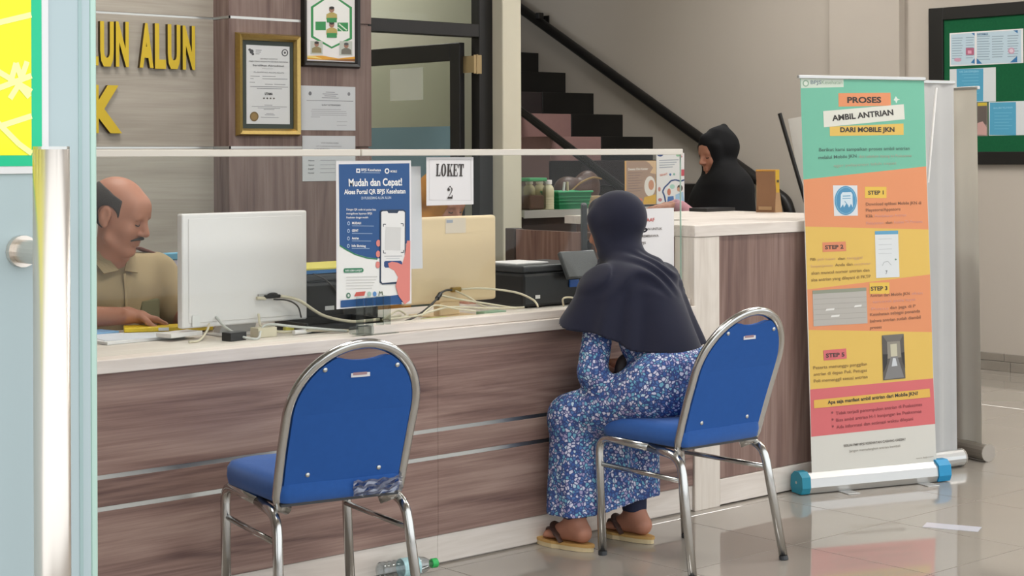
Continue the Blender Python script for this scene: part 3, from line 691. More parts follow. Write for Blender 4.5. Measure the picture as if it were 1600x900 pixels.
def portrait(x, y, s, shirt, base, hair='#2a2320'):
    pr.poly([(x-s*0.9, y+s*1.9), (x+s*0.9, y+s*1.9), (x+s*0.85, y+s*0.9), (x+s*0.3, y+s*0.55), (x-s*0.3, y+s*0.55), (x-s*0.85, y+s*0.9)], shirt, 5)
    pr.ell(x, y, s*0.42, s*0.56, '#9a705c', 6, 14); pr.ell(x, y-s*0.32, s*0.42, s*0.3, hair, 7, 14)
    if base: pr.rect(x-s*0.8, y+s*1.6, x+s*0.8, y+s*2.5, base, 8)
pr.rect(506, 16, 524, 40, '#dfe0dc', 3)
portrait(515, -6, 9.5, '#b3a05a', GR); portrait(515, 22, 9.5, '#b3a05a', GR)
pr.rect(482, 52, 501, 77, '#b9bdb4', 4); pr.rect(527, 52, 546, 78, '#b9bdb4', 4)
portrait(491.5, 58, 8.5, '#8a7d55', None); portrait(537, 60, 8.5, '#6d6a60', None, '#4a4a4a')
pr.poly([(477, 86), (550, 89), (550, 80), (525, 84), (500, 79), (477, 80)], '#d79b2d', 3); pr.poly([(500, 87), (550, 89), (550, 84), (520, 86)], '#8a5a2a', 4); pr.poly([(477, 83), (500, 85), (490, 81), (477, 80)], '#e9d27a', 5)
pr.build('printed_design', lambda u, v, o: (a0+u, PF-0.0081-o, b0+v), t, world=True)
# two pinned sheets
def pillar_sheet(q, label, draw):
    (tl, tr, br, bl) = q; x0, z1 = px_on(PF, *tl); x1, z0 = px_on(PF, *br)
    t = thing('notice_sheet', label, 'paper', ((x0+x1)/2, PF-0.001, z0), group='sheets on the wood pillar')
    bm = B(); box(bm, x0, x1, PF-0.0022, PF-0.0008, z0, z1); obj('sheet', bm, mat('bluish_paper', '#c3c6c8', 0.75), t, world=True)
    p = Print(q, x1-x0, z1-z0); draw(p); p.build('printed_design', lambda u, v, o: (x0+u, PF-0.0023-o, z0+v), t, world=True)
def d1(p):
    p.ell(484, 146, 2.4, 3.2, '#6a6b70', 1); p.ell(544, 146, 2.2, 3, '#7b7c80', 1)
    for i, (l0, l1) in enumerate(((508, 522), (503, 527), (506, 524), (502, 528))): p.stroke([(l0, 143.5+i*3), (l1, 143.7+i*3)], 0.9, '#808186')
    p.stroke([(479, 157), (551, 157.5)], 0.8, '#707176'); p.text('SURAT KETERANGAN', 502, 165, 531, 165, 2.3, '#5c5d62', 0.01)
    for y_, l0, l1 in ((171, 487, 532), (174, 486, 540), (177, 487, 541), (180, 487, 541), (183, 486, 500), (190, 526, 542), (196, 526, 541)): p.stroke([(l0, y_), (l1, y_)], 0.7, '#94959a')
def d2(p):
    p.text('VISI DAN MISI', 500, 224, 527, 224.5, 2.2, '#85868a'); p.text('UPT PUSKESMAS ALUN ALUN', 493, 229, 532, 229.3, 1.8, '#85868a'); p.text('LAMPIRAN', 491, 233, 513, 233.2, 1.8, '#707176')
    for y_, a_ in ((250, 'Nama'), (257, 'Nomor'), (263, 'NIP'), (269, 'Pangkat')):
        p.text(a_, 482, y_+1, 491, y_+1, 2.0, '#55565a', 0.02); p.stroke([(500, y_), (523, y_)], 0.9, '#9a9ba0')
pillar_sheet([(470, 133.5), (554, 134.5), (555, 204), (472, 203.5)], 'bluish white letter sheet pinned below the black frame', d1)
pillar_sheet([(472, 212), (554, 212), (555, 282), (474, 281.5)], 'lower bluish white sheet half behind the glass screen rail', d2)

# ------------------------------------------------------------------ sheets on the glass screen
GF = 4.7155
def glass_sheet(name, q, label, W_=None, draw=None, m=None, y=GF, bow=0.004, cat='paper', curl=0.0):
    (tl, tr, br, bl) = q
    x0, z1 = px_on(y, *tl); x1, zz = px_on(y, *tr); x2, z0 = px_on(y, *br); x3, z3 = px_on(y, *bl)
    xa, xb, za, zb = (x0+x3)/2, (x1+x2)/2, (z0+z3)/2, (z1+zz)/2
    w, h = xb-xa, zb-za
    t = thing(name, label, cat, (xa, y-0.001, za))
    bm = B(); curved_sheet(bm, w, h, -bow, th=0.0008, curl=-curl); bmesh.ops.translate(bm, vec=(0, -0.0009, 0), verts=bm.verts); obj('sheet', bm, m or M_paper, t, smooth=False)
    if draw:
        p = Print(q, w, h); draw(p); p.build('printed_design', lambda u, v, o: (u, -0.0012-bow*math.sin(math.pi*u/w)-curl*(u/w)**2*(1-v/h)-o, v), t)
    return t
def loket(p):
    K = '#3a3330'
    p.stroke([(669, 249.5), (734, 249.5), (736.5, 313), (671, 312.5), (669, 249.5)], 0.35, '#a8a3a3', 1)
    def glyph(polys, x, y, w, h):
        for g in polys: p.poly([(x+a*w, y-b*h) for a, b in g], K, 3)
    y0, h = 275.5, 19.5
    sb = 0.09
    glyph([[(.12, 0), (.5, 0), (.5, 1), (.12, 1)], [(0, 0), (.62, 0), (.62, sb), (0, sb)], [(0, 1-sb), (.62, 1-sb), (.62, 1), (0, 1)], [(.5, 0), (1, 0), (1, .34), (.9, .34), (.86, .12), (.5, .09)]], 680, y0, 7, h)
    n = 24
    ro = [(.5+.5*math.cos(2*math.pi*k/n), .5+.52*math.sin(2*math.pi*k/n)) for k in range(n)]; ri = [(.5+.17*math.cos(2*math.pi*k/n), .5+.43*math.sin(2*math.pi*k/n)) for k in range(n)]
    glyph([[ro[k], ro[(k+1) % n], ri[(k+1) % n], ri[k]] for k in range(n)], 687.7, y0, 8.2, h)
    glyph([[(.08, 0), (.42, 0), (.42, 1), (.08, 1)], [(0, 0), (.5, 0), (.5, sb), (0, sb)], [(0, 1-sb), (.5, 1-sb), (.5, 1), (0, 1)], [(.42, .40), (.75, .92), (.88, .92), (.42, .28)], [(.46, .52), (.66, .60), (1.0, .05), (.70, .05)], [(.58, 0), (1.08, 0), (1.08, sb), (.58, sb)], [(.62, 1-sb), (1, 1-sb), (1, 1), (.62, 1)]], 697, y0, 8.6, h)
    glyph([[(.1, 0), (.45, 0), (.45, 1), (.1, 1)], [(0, 0), (.9, 0), (.9, sb), (0, sb)], [(0, 1-sb), (.9, 1-sb), (.9, 1), (0, 1)], [(.45, .46), (.68, .46), (.68, .56), (.45, .56)], [(.62, .36), (.72, .36), (.72, .66), (.62, .66)], [(.78, 0), (.95, 0), (.98, .33), (.9, .33)], [(.8, 1), (.92, 1), (.93, .7), (.86, .7)]], 706.5, y0, 7.4, h)
    glyph([[(.34, 0), (.68, 0), (.68, 1), (.34, 1)], [(.2, 0), (.82, 0), (.82, sb), (.2, sb)], [(0, 1-sb), (1, 1-sb), (1, 1), (0, 1)], [(0, .66), (.1, .66), (.2, .92), (0, 1)], [(.9, .66), (1, .66), (1, 1), (.8, .92)]], 714.5, y0, 8.6, h)
    y0, h = 310.5, 19.5; pts = []
    for k in range(15):
        a = R(200-k*17); pts.append((.48+.40*math.cos(a), .72+.25*math.sin(a)))
    pts += [(.74, .52), (.5, .32), (.18, .12)]
    wds = [.10]+[.14+.2*abs(math.sin(k/14*math.pi)) for k in range(1, 15)]+[.26, .2, .12]
    for i in range(len(pts)-1):
        (ax, ay), (bx, by) = pts[i], pts[i+1]; l = math.hypot((bx-ax)*8, (by-ay)*h); nx, ny = (by-ay)*h/l, -(bx-ax)*8/l
        w0, w1 = wds[i]*3.6, wds[i+1]*3.6
        X = lambda a, b: (698.5+a*8, y0-b*h)
        (p0x, p0y), (p1x, p1y) = X(ax, ay), X(bx, by)
        p.poly([(p0x+nx*w0, p0y+ny*w0), (p1x+nx*w1, p1y+ny*w1), (p1x-nx*w1, p1y-ny*w1), (p0x-nx*w0, p0y-ny*w0)], K, 3)
    p.poly([(698.5, 310.5), (706.5, 310.5), (706.8, 304.5), (705.6, 305), (705, 307.5), (699.5, 307.5)], K, 4); p.ell(700.4, 296.3, 1.9, 2.2, K, 4)
glass_sheet('counter_number_sheet', [(664.5, 246), (738, 245), (740.5, 319), (667, 321.5)], 'white sheet reading LOKET 2 on the glass screen', draw=loket, bow=0.0)
def mudah(p):
    NV = '#1f4f86'; WH = '#ecebe8'; TG = '#2f7d55'; SKN = '#dd8378'
    p.rect(527, 259, 636, 470, '#e9e7e1', 1)
    p.poly([(527, 258.5), (636, 253), (640, 372), (605, 400), (590, 402), (575, 401), (555, 396), (540, 389), (530, 383)], NV, 2)
    p.stroke([(530, 384), (540, 390), (555, 397.3), (575, 402.3), (590, 403)], 2.2, TG, 3)
    p.poly([(534, 483), (622, 472.5), (642, 466), (640, 456), (534, 471.5)], NV, 3)
    p.poly([(533, 482.5), (623, 473.5), (631, 473), (622, 461), (600, 464), (533, 472)], NV, 4)
    p.rect(554, 264, 560, 270.5, WH, 5); p.rect(555.5, 265.8, 558.6, 268.6, NV, 6); p.text('BPJS Kesehatan', 562, 267.5, 592, 266.7, 4.0, WH, 0.015); p.stroke([(562, 270), (591, 269.2)], 0.8, '#a9bdd4', 5)
    p.ell(601.5, 266, 3.6, 4.2, WH, 5); p.ell(601.5, 266, 2, 2.4, NV, 6); p.text('MOBILE', 607, 268, 617, 267.6, 3.4, WH, 0.02)
    p.text('Mudah dan Cepat!', 543, 291.5, 625.5, 287, 11.5, WH, 0.028); p.text('Akses Portal QR BPJS Kesehatan', 536, 304, 631, 299, 7.4, WH, 0.026); p.text('DI PUSKESMAS ALUN ALUN', 563, 311, 609, 308.5, 4.2, '#c8d4e2', 0.01)
    for i, s_ in enumerate(('Dengan QR code ini pasien bisa', 'mengakses layanan BPJS', 'Kesehatan dengan mudah')): p.text(s_, 540, 329+i*6.2, (586, 580, 574)[i], 327.4+i*6.2, 3.2, WH, 0.012)
    for i, s_ in enumerate(('MUDAH', 'CEPAT', 'Antrian', 'Info Skrining')):
        y_ = 350+i*11.8; p.ell(543.5, y_-1, 2.0, 3.0, '#b7c8dc', 5); p.ell(543.5, y_-1, 1.2, 1.9, NV, 6); p.text(s_, 549, y_, (563, 559, 560, 571)[i], y_-0.5, 3.6, WH, 0.03); p.stroke([(549, y_+2.6), (583-i*2, y_+1.6)], 0.9, '#8fa7c4', 5)
    # phone held in a hand (the code on its screen is left blank)
    p.poly([(592, 329), (594, 326), (628, 324), (632, 327), (634.5, 436), (632, 440), (598, 443), (594, 440)], '#23344c', 6)
    p.poly([(594, 329.5), (596, 328), (603, 327.5), (605, 330.5), (619, 330), (621, 326.6), (628, 326.3), (630.5, 328.5), (632.7, 436), (598, 440.5), (596, 438)], '#e6e4e0', 7)
    for bx, by, sx, sy in ((597.5, 348, 1, 1), (628.5, 346, -1, 1), (598.5, 393, 1, -1), (630, 391, -1, -1)): p.stroke([(bx+sx*4, by), (bx, by), (bx, by+sy*4)], 1.2, '#3a4048', 8)
    p.rect(601, 352, 625, 388, '#d3d1cd', 8); p.stroke([(600, 398), (628, 396.5)], 1, '#a9aaad', 8); p.stroke([(603, 401.5), (624, 400.3)], 0.8, '#b9babd', 8)
    p.poly([(600, 407), (602, 405.5), (626, 404), (628, 406), (628.5, 412), (626, 414), (602, 416), (600, 414)], '#27457a', 8)
    p.poly([(606, 409), (612, 406), (620, 407), (628, 410), (632, 395), (635, 372), (640, 372), (642, 466), (634, 473), (624, 460), (619, 445), (622, 430), (616, 420), (608, 416)], SKN, 9)
    for yy in (378, 395, 412): p.ell(590.5, yy, 3.4, 5.4, SKN, 5)
    p.poly([(538, 420), (566, 418), (568, 420), (568, 423.5), (566, 425), (538, 427), (536.5, 423.5)], TG, 5); p.text('INFO LEBIH LANJUT', 539.5, 425, 565.5, 423.2, 2.9, WH, 0.015, 6)
    for i in range(5): p.stroke([(541, 434+i*4.6), (590-i*2, 431+i*4.6)], 0.8, '#b5b2ac', 4)
    p.ell(545, 463, 3.4, 4.6, '#4d7a62', 5); p.ell(545, 463, 1.7, 2.4, '#d7d9cf', 6); p.poly([(554, 464), (557, 457), (572, 455), (570, 462)], '#c9574a', 5); p.ell(578, 459, 3, 4, '#9dbcae', 5); p.ell(586.5, 458.5, 3.0, 4, '#5a8cc4', 5); p.stroke([(593, 461), (594, 454), (596, 457), (598, 454), (599, 460)], 1.2, '#5c6a4c', 5)
glass_sheet('desk_poster', [(523, 253.5), (638.5, 248.5), (645.5, 471), (527, 486)], 'blue and white poster reading Mudah dan Cepat on the glass screen', draw=mudah, bow=0.0, cat='poster')
glass_sheet('curled_sheet', [(612, 259), (650, 261), (664, 416), (622, 424)], 'plain white curled sheet behind the blue poster', m=mat('lilac_white_paper', '#dbd6da', 0.75), y=4.746, bow=0.004, curl=0.01)
def maaf(p):
    RD = '#c2544c'; K = '#77706c'
    p.text('MOHON MAAF', 975, 348, 1022, 346, 5.6, RD, 0.02)
    p.text('ATAS KETIDAKNYAMANAN UNTUK', 955, 361, 1034, 359, 3.8, K, 0.02); p.text('SEMENTARA MEMBAWA', 968, 372, 1029, 370, 3.8, K, 0.02); p.text('KARTU BPJS', 980, 382, 1009, 381, 3.6, K, 0.02)
glass_sheet('apology_sheet', [(942, 328), (1051.5, 325), (1053.5, 415), (945, 424)], 'white sheet with red heading ending MAAF behind the seated woman', draw=maaf, bow=0.0)

# ------------------------------------------------------------------ roll-up banner with the queue instructions
rb = thing('rollup_banner', 'green orange and yellow roll-up banner reading PROSES AMBIL ANTRIAN', 'banner', (5.656, 4.558, 0), R(-18.4))
S0, S1, Z0, Z1, LEAN = 0.070, 0.715, 0.078, 1.772, 0.047
def bplace(u, v, o): return (S0+u, 0.032+LEAN*(Z0+v)-o, Z0+v)
bm = B()
q = [bm.verts.new(bplace(u, v, -d)) for d in (0.0, 0.0009) for u, v in ((0, 0), (S1-S0, 0), (S1-S0, Z1-Z0), (0, Z1-Z0))]
for f in ((0, 1, 2, 3), (7, 6, 5, 4), (0, 4, 5, 1), (1, 5, 6, 2), (2, 6, 7, 3), (3, 7, 4, 0)): bm.faces.new([q[i] for i in f])
obj('banner_sheet', bm, mat('banner_white', '#d2cfc6', 0.6), rb)
pr = Print([(1248, 124), (1445, 124), (1460, 728), (1270, 739)], S1-S0, Z1-Z0)
GN, OR, YE, RD, WH, K = '#6fb79c', '#de8f61', '#ddb758', '#d2686a', '#dcd9d0', '#35302c'
pr.poly([(1248, 124), (1445, 124), (1447.5, 265), (1254, 287)], GN, 1)
pr.poly([(1254, 287), (1447.5, 265), (1450.5, 366), (1257.5, 361)], OR, 1)
pr.poly([(1257.5, 361), (1450.5, 366), (1452.5, 437), (1261, 459)], YE, 1)
pr.poly([(1261, 459), (1452.5, 437), (1454.5, 527), (1263.5, 521)], OR, 1)
pr.poly([(1263.5, 521), (1454.5, 527), (1456, 598.5), (1266.5, 611.5)], YE, 1)
pr.poly([(1266.5, 611.5), (1456, 598.5), (1458.5, 668), (1268.5, 682.5)], RD, 1)
pr.poly([(1249, 125), (1316, 125), (1316.3, 138), (1249.5, 141)], '#c9d4c5', 2)
pr.ell(1256.5, 133, 5, 5.5, '#8aa88f', 3); pr.ell(1256.5, 133, 3.2, 3.6, '#d5dccf', 4); pr.text('BPJS', 1264, 134, 1281, 133.7, 6.2, '#7d8a90', 0.02); pr.text('Kesehatan', 1281.5, 133.7, 1314, 133.2, 6.2, '#8fa58e', 0.01)
pr.poly([(1308, 148), (1391, 146), (1391.5, 167), (1308.5, 170)], OR, 2); pr.text('PROSES', 1322, 163.5, 1376, 162.5, 9.6, K, 0.035)
pr.poly([(1396, 158), (1399.5, 151.5), (1402, 155.5), (1406, 157), (1402.3, 158.2), (1400, 163.5), (1398.6, 159.5)], '#d3e0d4', 2)
pr.poly([(1284, 177.5), (1412, 164.5), (1413.5, 189), (1285.5, 203.5)], '#d9d8cc', 3); pr.text('AMBIL ANTRIAN', 1298.5, 193, 1395.5, 182, 9.2, K, 0.035, 5)
pr.poly([(1294.5, 202.3), (1411.5, 196), (1411.7, 214.5), (1295, 217.3)], YE, 2); pr.text('DARI MOBILE JKN', 1311, 210.7, 1397, 209.3, 7.6, K, 0.035, 5)
T2 = '#4e6b62'
pr.text('Berikut kami sampaikan proses ambil antrian', 1278, 242, 1421, 238.5, 5.6, T2, 0.01); pr.text('melalui Mobile JKN', 1277, 254.5, 1337, 251.5, 5.6, T2, 0.01)
pr.text('dari sebelum datang ke Puskesmas', 1341, 252, 1424, 250, 5.0, '#a9a291', 0.0); pr.text('agar pelayanan lebih cepat', 1301, 267, 1400, 262, 5.0, '#a5a692', 0.0)
pr.poly([(1300, 296), (1338, 296), (1339, 344), (1302, 344.5)], '#d8dadc', 2); pr.ell(1320, 320, 17.5, 23, '#4f93b8', 3, 28); pr.ell(1320, 320, 15.8, 21, '#86b6cf', 4, 28); pr.ell(1320, 320, 15, 20.2, '#4a8db4', 5, 28)
pr.poly([(1311.5, 332), (1312, 311), (1314.5, 307), (1328, 306.5), (1330.3, 310), (1331, 331), (1328, 325), (1325, 331), (1321, 324), (1317, 331), (1315.5, 326)], '#cfdde4', 6); pr.stroke([(1315, 313), (1327, 312.5)], 1.5, '#6ba1bf', 7); pr.stroke([(1314.5, 317), (1327.5, 316.4)], 1.3, '#6ba1bf', 7); pr.stroke([(1318, 321), (1324, 329)], 1.3, '#6ba1bf', 7)
pr.rect(1350, 298, 1384, 316, '#e3bb4b', 2); pr.text('STEP 1', 1355, 310.5, 1379.5, 310, 6.3, K, 0.03)
BR = '#8b6149'; LV = '#cf9a8f'
pr.text('Download aplikasi Mobile JKN di', 1351.5, 328, 1439, 325.5, 5.0, BR, 0.012); pr.text('Playstore/Appstore', 1351.5, 337.5, 1406, 335.5, 5.0, BR, 0.012); pr.text('Klik', 1351.5, 347, 1363, 346.6, 5, BR, 0.012)
pr.text('Pendaftaran Antrian', 1366, 346.5, 1415, 345, 4.6, LV); pr.text('Pelayanan', 1352, 358, 1379, 357, 4.6, LV); pr.text('dan', 1382.5, 357, 1393, 356.6, 4.6, BR, 0.012); pr.text('Faskes Tk Pertama', 1396, 356.5, 1441, 355, 4.6, LV)
pr.poly([(1284, 386), (1320, 384.5), (1321, 399.5), (1284.5, 401)], '#d9865f', 2); pr.text('STEP 2', 1288, 396.5, 1316.5, 395.5, 6.2, K, 0.03)
B2 = '#8d713f'; L2 = '#c9a27a'
pr.text('Pilih', 1265.5, 414.5, 1274, 414, 4.6, B2, 0.012); pr.text('poli tujuan', 1277, 414, 1304, 413, 4.4, L2); pr.text('dan', 1308, 413.2, 1319, 412.8, 4.4, B2, 0.012); pr.text('tanggal', 1322, 412.5, 1346, 411.5, 4.4, L2)
pr.text('Simpan/proses', 1266, 425, 1300, 423.5, 4.4, L2); pr.text('Anda dan', 1303.5, 423.4, 1331, 422, 4.8, B2, 0.012); pr.text('nomor', 1334, 422, 1359, 421, 4.4, L2)
pr.text('akan muncul nomor antrian dan', 1267, 436, 1357, 431.5, 5.0, B2, 0.012); pr.text('sisa antrian yang dilayani di FKTP', 1267, 446.5, 1359, 441.5, 5.0, B2, 0.012)
pr.poly([(1365.5, 368.5), (1402, 367.5), (1404, 440.5), (1367.5, 442)], '#d8dbdb', 2); pr.poly([(1365.5, 368.5), (1402, 367.5), (1402.2, 373), (1365.7, 374)], '#5f9fc0', 3)
for y_ in (381, 390, 397, 404): pr.stroke([(1371, y_), (1392, y_-0.6)], 0.7, '#b9bdbe', 3)
pr.stroke([(1377, 423), (1380, 417), (1386, 416), (1391, 422)], 0.8, '#a9adad', 3); pr.text('7', 1382, 436, 1385, 436, 6, '#6f7374', 0.02); pr.ell(1398, 413, 1.6, 1.3, '#6f8f78', 3)
pr.poly([(1269, 460.5), (1352, 456.5), (1354, 512), (1271, 515.5)], '#b3aea6', 2); pr.poly([(1269, 460.5), (1352, 456.5), (1352.2, 462), (1269.2, 466)], '#8e927f', 3)
for y_ in (471, 479, 487, 495, 503): pr.stroke([(1271, y_+3), (1352, y_)], 0.6, '#a09b92', 3)
for x_, y_, w_ in ((1289, 488, 13), (1297, 498, 13), (1333, 483, 11)): pr.poly([(x_, y_+4), (x_+w_, y_+3), (x_+w_+1, y_), (x_+1.5, y_+1)], '#e2e0da', 4)
pr.rect(1357, 449, 1388, 466.5, '#e3bb4b', 2); pr.text('STEP 3', 1359, 461.5, 1385, 460.7, 6.3, K, 0.03)
pr.text('Antrian dari Mobile JKN', 1358, 471.5, 1420, 468.5, 4.6, BR, 0.012); pr.text('akan', 1423, 468.5, 1440, 467.6, 4.4, LV); pr.text('tercetak pada layar', 1362, 481, 1430, 477.5, 4.4, LV)
pr.text('dan juga di P', 1389, 490.5, 1429, 488, 4.8, BR, 0.012); pr.text('Pustu', 1360, 492, 1386, 491, 4.4, LV); pr.text('Kesehatan sebagai penanda', 1358, 501, 1436, 496, 5.0, BR, 0.012); pr.text('bahwa antrian sudah diambil', 1358, 511, 1437, 505.5, 5.0, BR, 0.012); pr.text('proses', 1358, 521, 1376, 520, 4.6, BR, 0.012)
pr.poly([(1286, 552.5), (1321, 550), (1322, 565.5), (1287, 568)], '#d2686a', 2); pr.text('STEP 5', 1290, 563.5, 1318.5, 562, 6.2, K, 0.03)
pr.text('Peserta menunggu panggilan', 1271, 581, 1353, 576.5, 4.9, B2, 0.012); pr.text('antrian di depan Poli. Petugas', 1271.5, 591, 1353, 586, 4.9, B2, 0.012); pr.text('Poli memanggil sesuai antrian', 1272, 601, 1354, 596, 4.9, B2, 0.012)
pr.poly([(1376, 531), (1410, 529), (1412.5, 597.5), (1378, 600)], '#57524d', 2)
pr.poly([(1384, 541), (1404, 539.5), (1406, 565), (1385, 567)], '#8b8579', 3); pr.poly([(1389, 545), (1399, 544), (1400, 563), (1390, 564)], '#c3bda4', 4); pr.poly([(1390, 564), (1400, 563), (1410.5, 596), (1380, 598.5)], '#7d7b7a', 3); pr.poly([(1393, 566), (1397, 566), (1400, 578), (1391, 579)], '#c9cccf', 5)
pr.poly([(1377.5, 560), (1385, 560), (1384, 575), (1378.5, 588)], '#2f2c2b', 4); pr.poly([(1406, 558), (1411, 557), (1412, 582), (1408, 572)], '#34302e', 4); pr.poly([(1376.3, 531), (1410, 529), (1404, 540), (1384, 541)], '#6f6a63', 3)
pr.poly([(1272, 627.5), (1450, 614), (1451, 627), (1272.5, 640)], '#ddb04f', 2); pr.text('Apa saja manfaat ambil antrian dari Mobile JKN?', 1293, 634, 1432, 623, 5.4, K, 0.03)
MR = '#8e4347'
for i, s_ in enumerate(('Tidak terjadi penumpukan antrian di Puskesmas', 'Bisa ambil antrian H-1 kunjungan ke Puskesmas', 'Ada informasi dan estimasi waktu dilayani')):
    pr.ell(1300+i*0.5, 647+i*10.3, 1.5, 1.7, MR, 3); pr.text(s_, 1305.5+i*0.5, 650.5+i*10.4, (1438, 1437, 1424)[i], 640+i*10.2+(1 if i == 2 else 0), 5.0, MR, 0.012)
pr.text('SESUAI PMP BPJS KESEHATAN CABANG GRESIK?', 1317.5, 699, 1412, 691.5, 3.6, '#6d675f', 0.02); pr.text('Jangan memulangkan antrian kembali', 1326, 707, 1404, 701, 3.6, '#9a948a', 0.01); pr.text('www.bpjs.com', 1428, 720.5, 1455, 718, 2.4, '#8f897f', 0.01)
pr.build('printed_design', bplace, rb)
# base cassette
def octo(w0, w1, h): return [(w0+0.012, 0.004), (w1-0.012, 0.004), (w1, 0.03), (w1-0.004, h-0.02), (w1-0.03, h), (w0+0.03, h), (w0+0.004, h-0.02), (w0, 0.03)]
bm = B(); prism(bm, octo(0.0, 0.085, 0.088), 'x', 0.040, 0.700); obj('base_cassette', bm, M_alu, rb)
M_cyan = mat('cyan_plastic', '#1f8fc0', 0.45); M_teal = mat('teal_plastic', '#17829a', 0.45)
for x0, x1, mm in ((-0.003, 0.0395, M_teal), (0.7005, 0.765, M_cyan)):
    bm = B(); prism(bm, octo(-0.006, 0.089, 0.096), 'x', x0, x1); e = obj('end_cap', bm, mm, rb)
    bm = B(); tube(bm, [(x0-0.002 if x0 < 0.3 else x1+0.002, 0.042, 0.05), ((x0+x1)/2, 0.042, 0.05)], 0.006, 10); obj('cap_screw', bm, M_steel, e)
for x in (0.19, 0.60):
    bm = B(); box(bm, x, x+0.06, -0.06, 0.08, 0.0005, 0.0038, 0.001); obj('swivel_foot', bm, M_alu, rb)
bm = B(); box(bm, S0-0.012, S1+0.006, 0.032+LEAN*Z1-0.008, 0.032+LEAN*Z1+0.010, Z1-0.004, Z1+0.012, 0.003); obj('top_bar', bm, M_alu, rb)
bm = B(); tube(bm, [(0.40, 0.06, 0.08), (0.40, 0.032+LEAN*Z1+0.018, Z1)], 0.007, 8); obj('support_pole', bm, M_alu, rb)

# plain grey backs of two further roll-ups on the right, and a leaning white one on the left
def back_banner(name, label, P0, P1, ztop, mm, lean=0.0, base=True, roll_m=M_alu, bend=0.0):
    P0, P1 = Vector(P0), Vector(P1); d = (P1-P0); L_ = d.length; ang = math.atan2(d.y, d.x)
    t = thing(name, label, 'banner', (P0.x, P0.y, 0), ang, group='roll-up banners turned away')
    bm = B(); nx, nz = 16, 10
    V = [[[bm.verts.new((L_*i/nx, lean*(j/nz)+0.011*math.sin(i*1.9)*(1-0.5*j/nz)+bend*(i/nx)**2+s_*0.001, 0.05+(ztop-0.05)*j/nz)) for i in range(nx+1)] for j in range(nz+1)] for s_ in (0, 1)]
    for j in range(nz):
        for i in range(nx):
            bm.faces.new((V[0][j][i], V[0][j][i+1], V[0][j+1][i+1], V[0][j+1][i])); bm.faces.new((V[1][j][i], V[1][j+1][i], V[1][j+1][i+1], V[1][j][i+1]))
    obj('banner_sheet', bm, mm, t, smooth=True)
    bm = B(); box(bm, -0.01, L_+0.01, lean-0.008, lean+0.01+bend*0.5, ztop-0.002, ztop+0.014, 0.003); obj('top_bar', bm, M_alu, t)
    if base:
        bm = B(); tube(bm, [(-0.03, 0.0, 0.042), (L_+0.03, 0.0, 0.042)], 0.04, 16); r_ = obj('base_roll', bm, roll_m, t, smooth=False)
        for x in (-0.035, L_+0.03):
            bm = B(); tube(bm, [(x, 0, 0.042), (x+0.006, 0, 0.042)], 0.0415, 16); obj('end_cap', bm, mat('grey_cap', '#a49c92', 0.5), r_)
        bm = B(); tube(bm, [(L_/2, 0.03, 0.08), (L_/2, lean+0.02, ztop)], 0.006, 8); obj('support_pole', bm, M_alu, t)
    return t
def at_depth(px, py, D):
    u, v = px-800, 240-py; a = (u*math.cos(ROLL)+v*math.sin(ROLL))/FPX; b = (-u*math.sin(ROLL)+v*math.cos(ROLL))/FPX
    return Vector((0, 0, EYE))+(fw+rt*a+upv*b)*D
M_grey_sheet = mat('grey_banner_back', '#b9b8b6', 0.55, noise=0.05, nscale=5); M_ivory_sheet = mat('ivory_banner_back', '#e3dfd3', 0.6, noise=0.04, nscale=5)
ba = back_banner('turned_banner', 'grey back of a roll-up banner close behind the colourful banner', (6.27, 4.60, 0), (6.70, 4.505, 0), 1.765, M_grey_sheet, lean=0.01)
p0, p1 = at_depth(1463, 137, 7.62), at_depth(1450, 285, 7.58)
bm = B(); tube(bm, [p0, p1], 0.0055, 8); obj('front_rod', bm, mat('white_rod', '#e8e6e2', 0.3), ba, world=True)
bb = back_banner('turned_banner', 'ivory back of a roll-up banner, rightmost of all banners, with exposed base roll', (7.08, 5.12, 0), (6.925, 4.505, 0), 1.745, M_ivory_sheet, lean=-0.03, roll_m=mat('dull_roll', '#8d867c', 0.45, 0.3))
# leaning white banner with a black rod, behind the rear worktop
lb = thing('leaning_banner', 'white banner leaning with a thin black rod left of the colourful banner', 'banner', (7.36, 5.5, 0))
tl = at_depth(1231, 186, 9.1); dn = (rt*math.sin(R(10.5))-upv*math.cos(R(10.5))); sd = (rt*math.cos(R(10.5))+upv*math.sin(R(10.5))); L_ = (tl.z-0.005)/math.cos(R(10.5))-0.12
bm = B(); q = [bm.verts.new(tl+dn*a+sd*b+fw*c) for c in (0, 0.002) for a, b in ((0, 0), (L_, 0), (L_, 0.62), (0, 0.62))]
for f in ((0, 1, 2, 3), (7, 6, 5, 4), (0, 4, 5, 1), (1, 5, 6, 2), (2, 6, 7, 3), (3, 7, 4, 0)): bm.faces.new([q[i] for i in f])
bmesh.ops.recalc_face_normals(bm, faces=bm.faces)
obj('banner_sheet', bm, mat('leaning_white', '#c3bfb6', 0.6), lb, world=True)
a = at_depth(1218, 177, 9.05); d = at_depth(1254, 300, 9.05)-a; b = a+d*((a.z-0.0)/-d.z)
bm = B(); tube(bm, [a, b], 0.011, 8); obj('rod', bm, M_blackalu, lb, world=True)

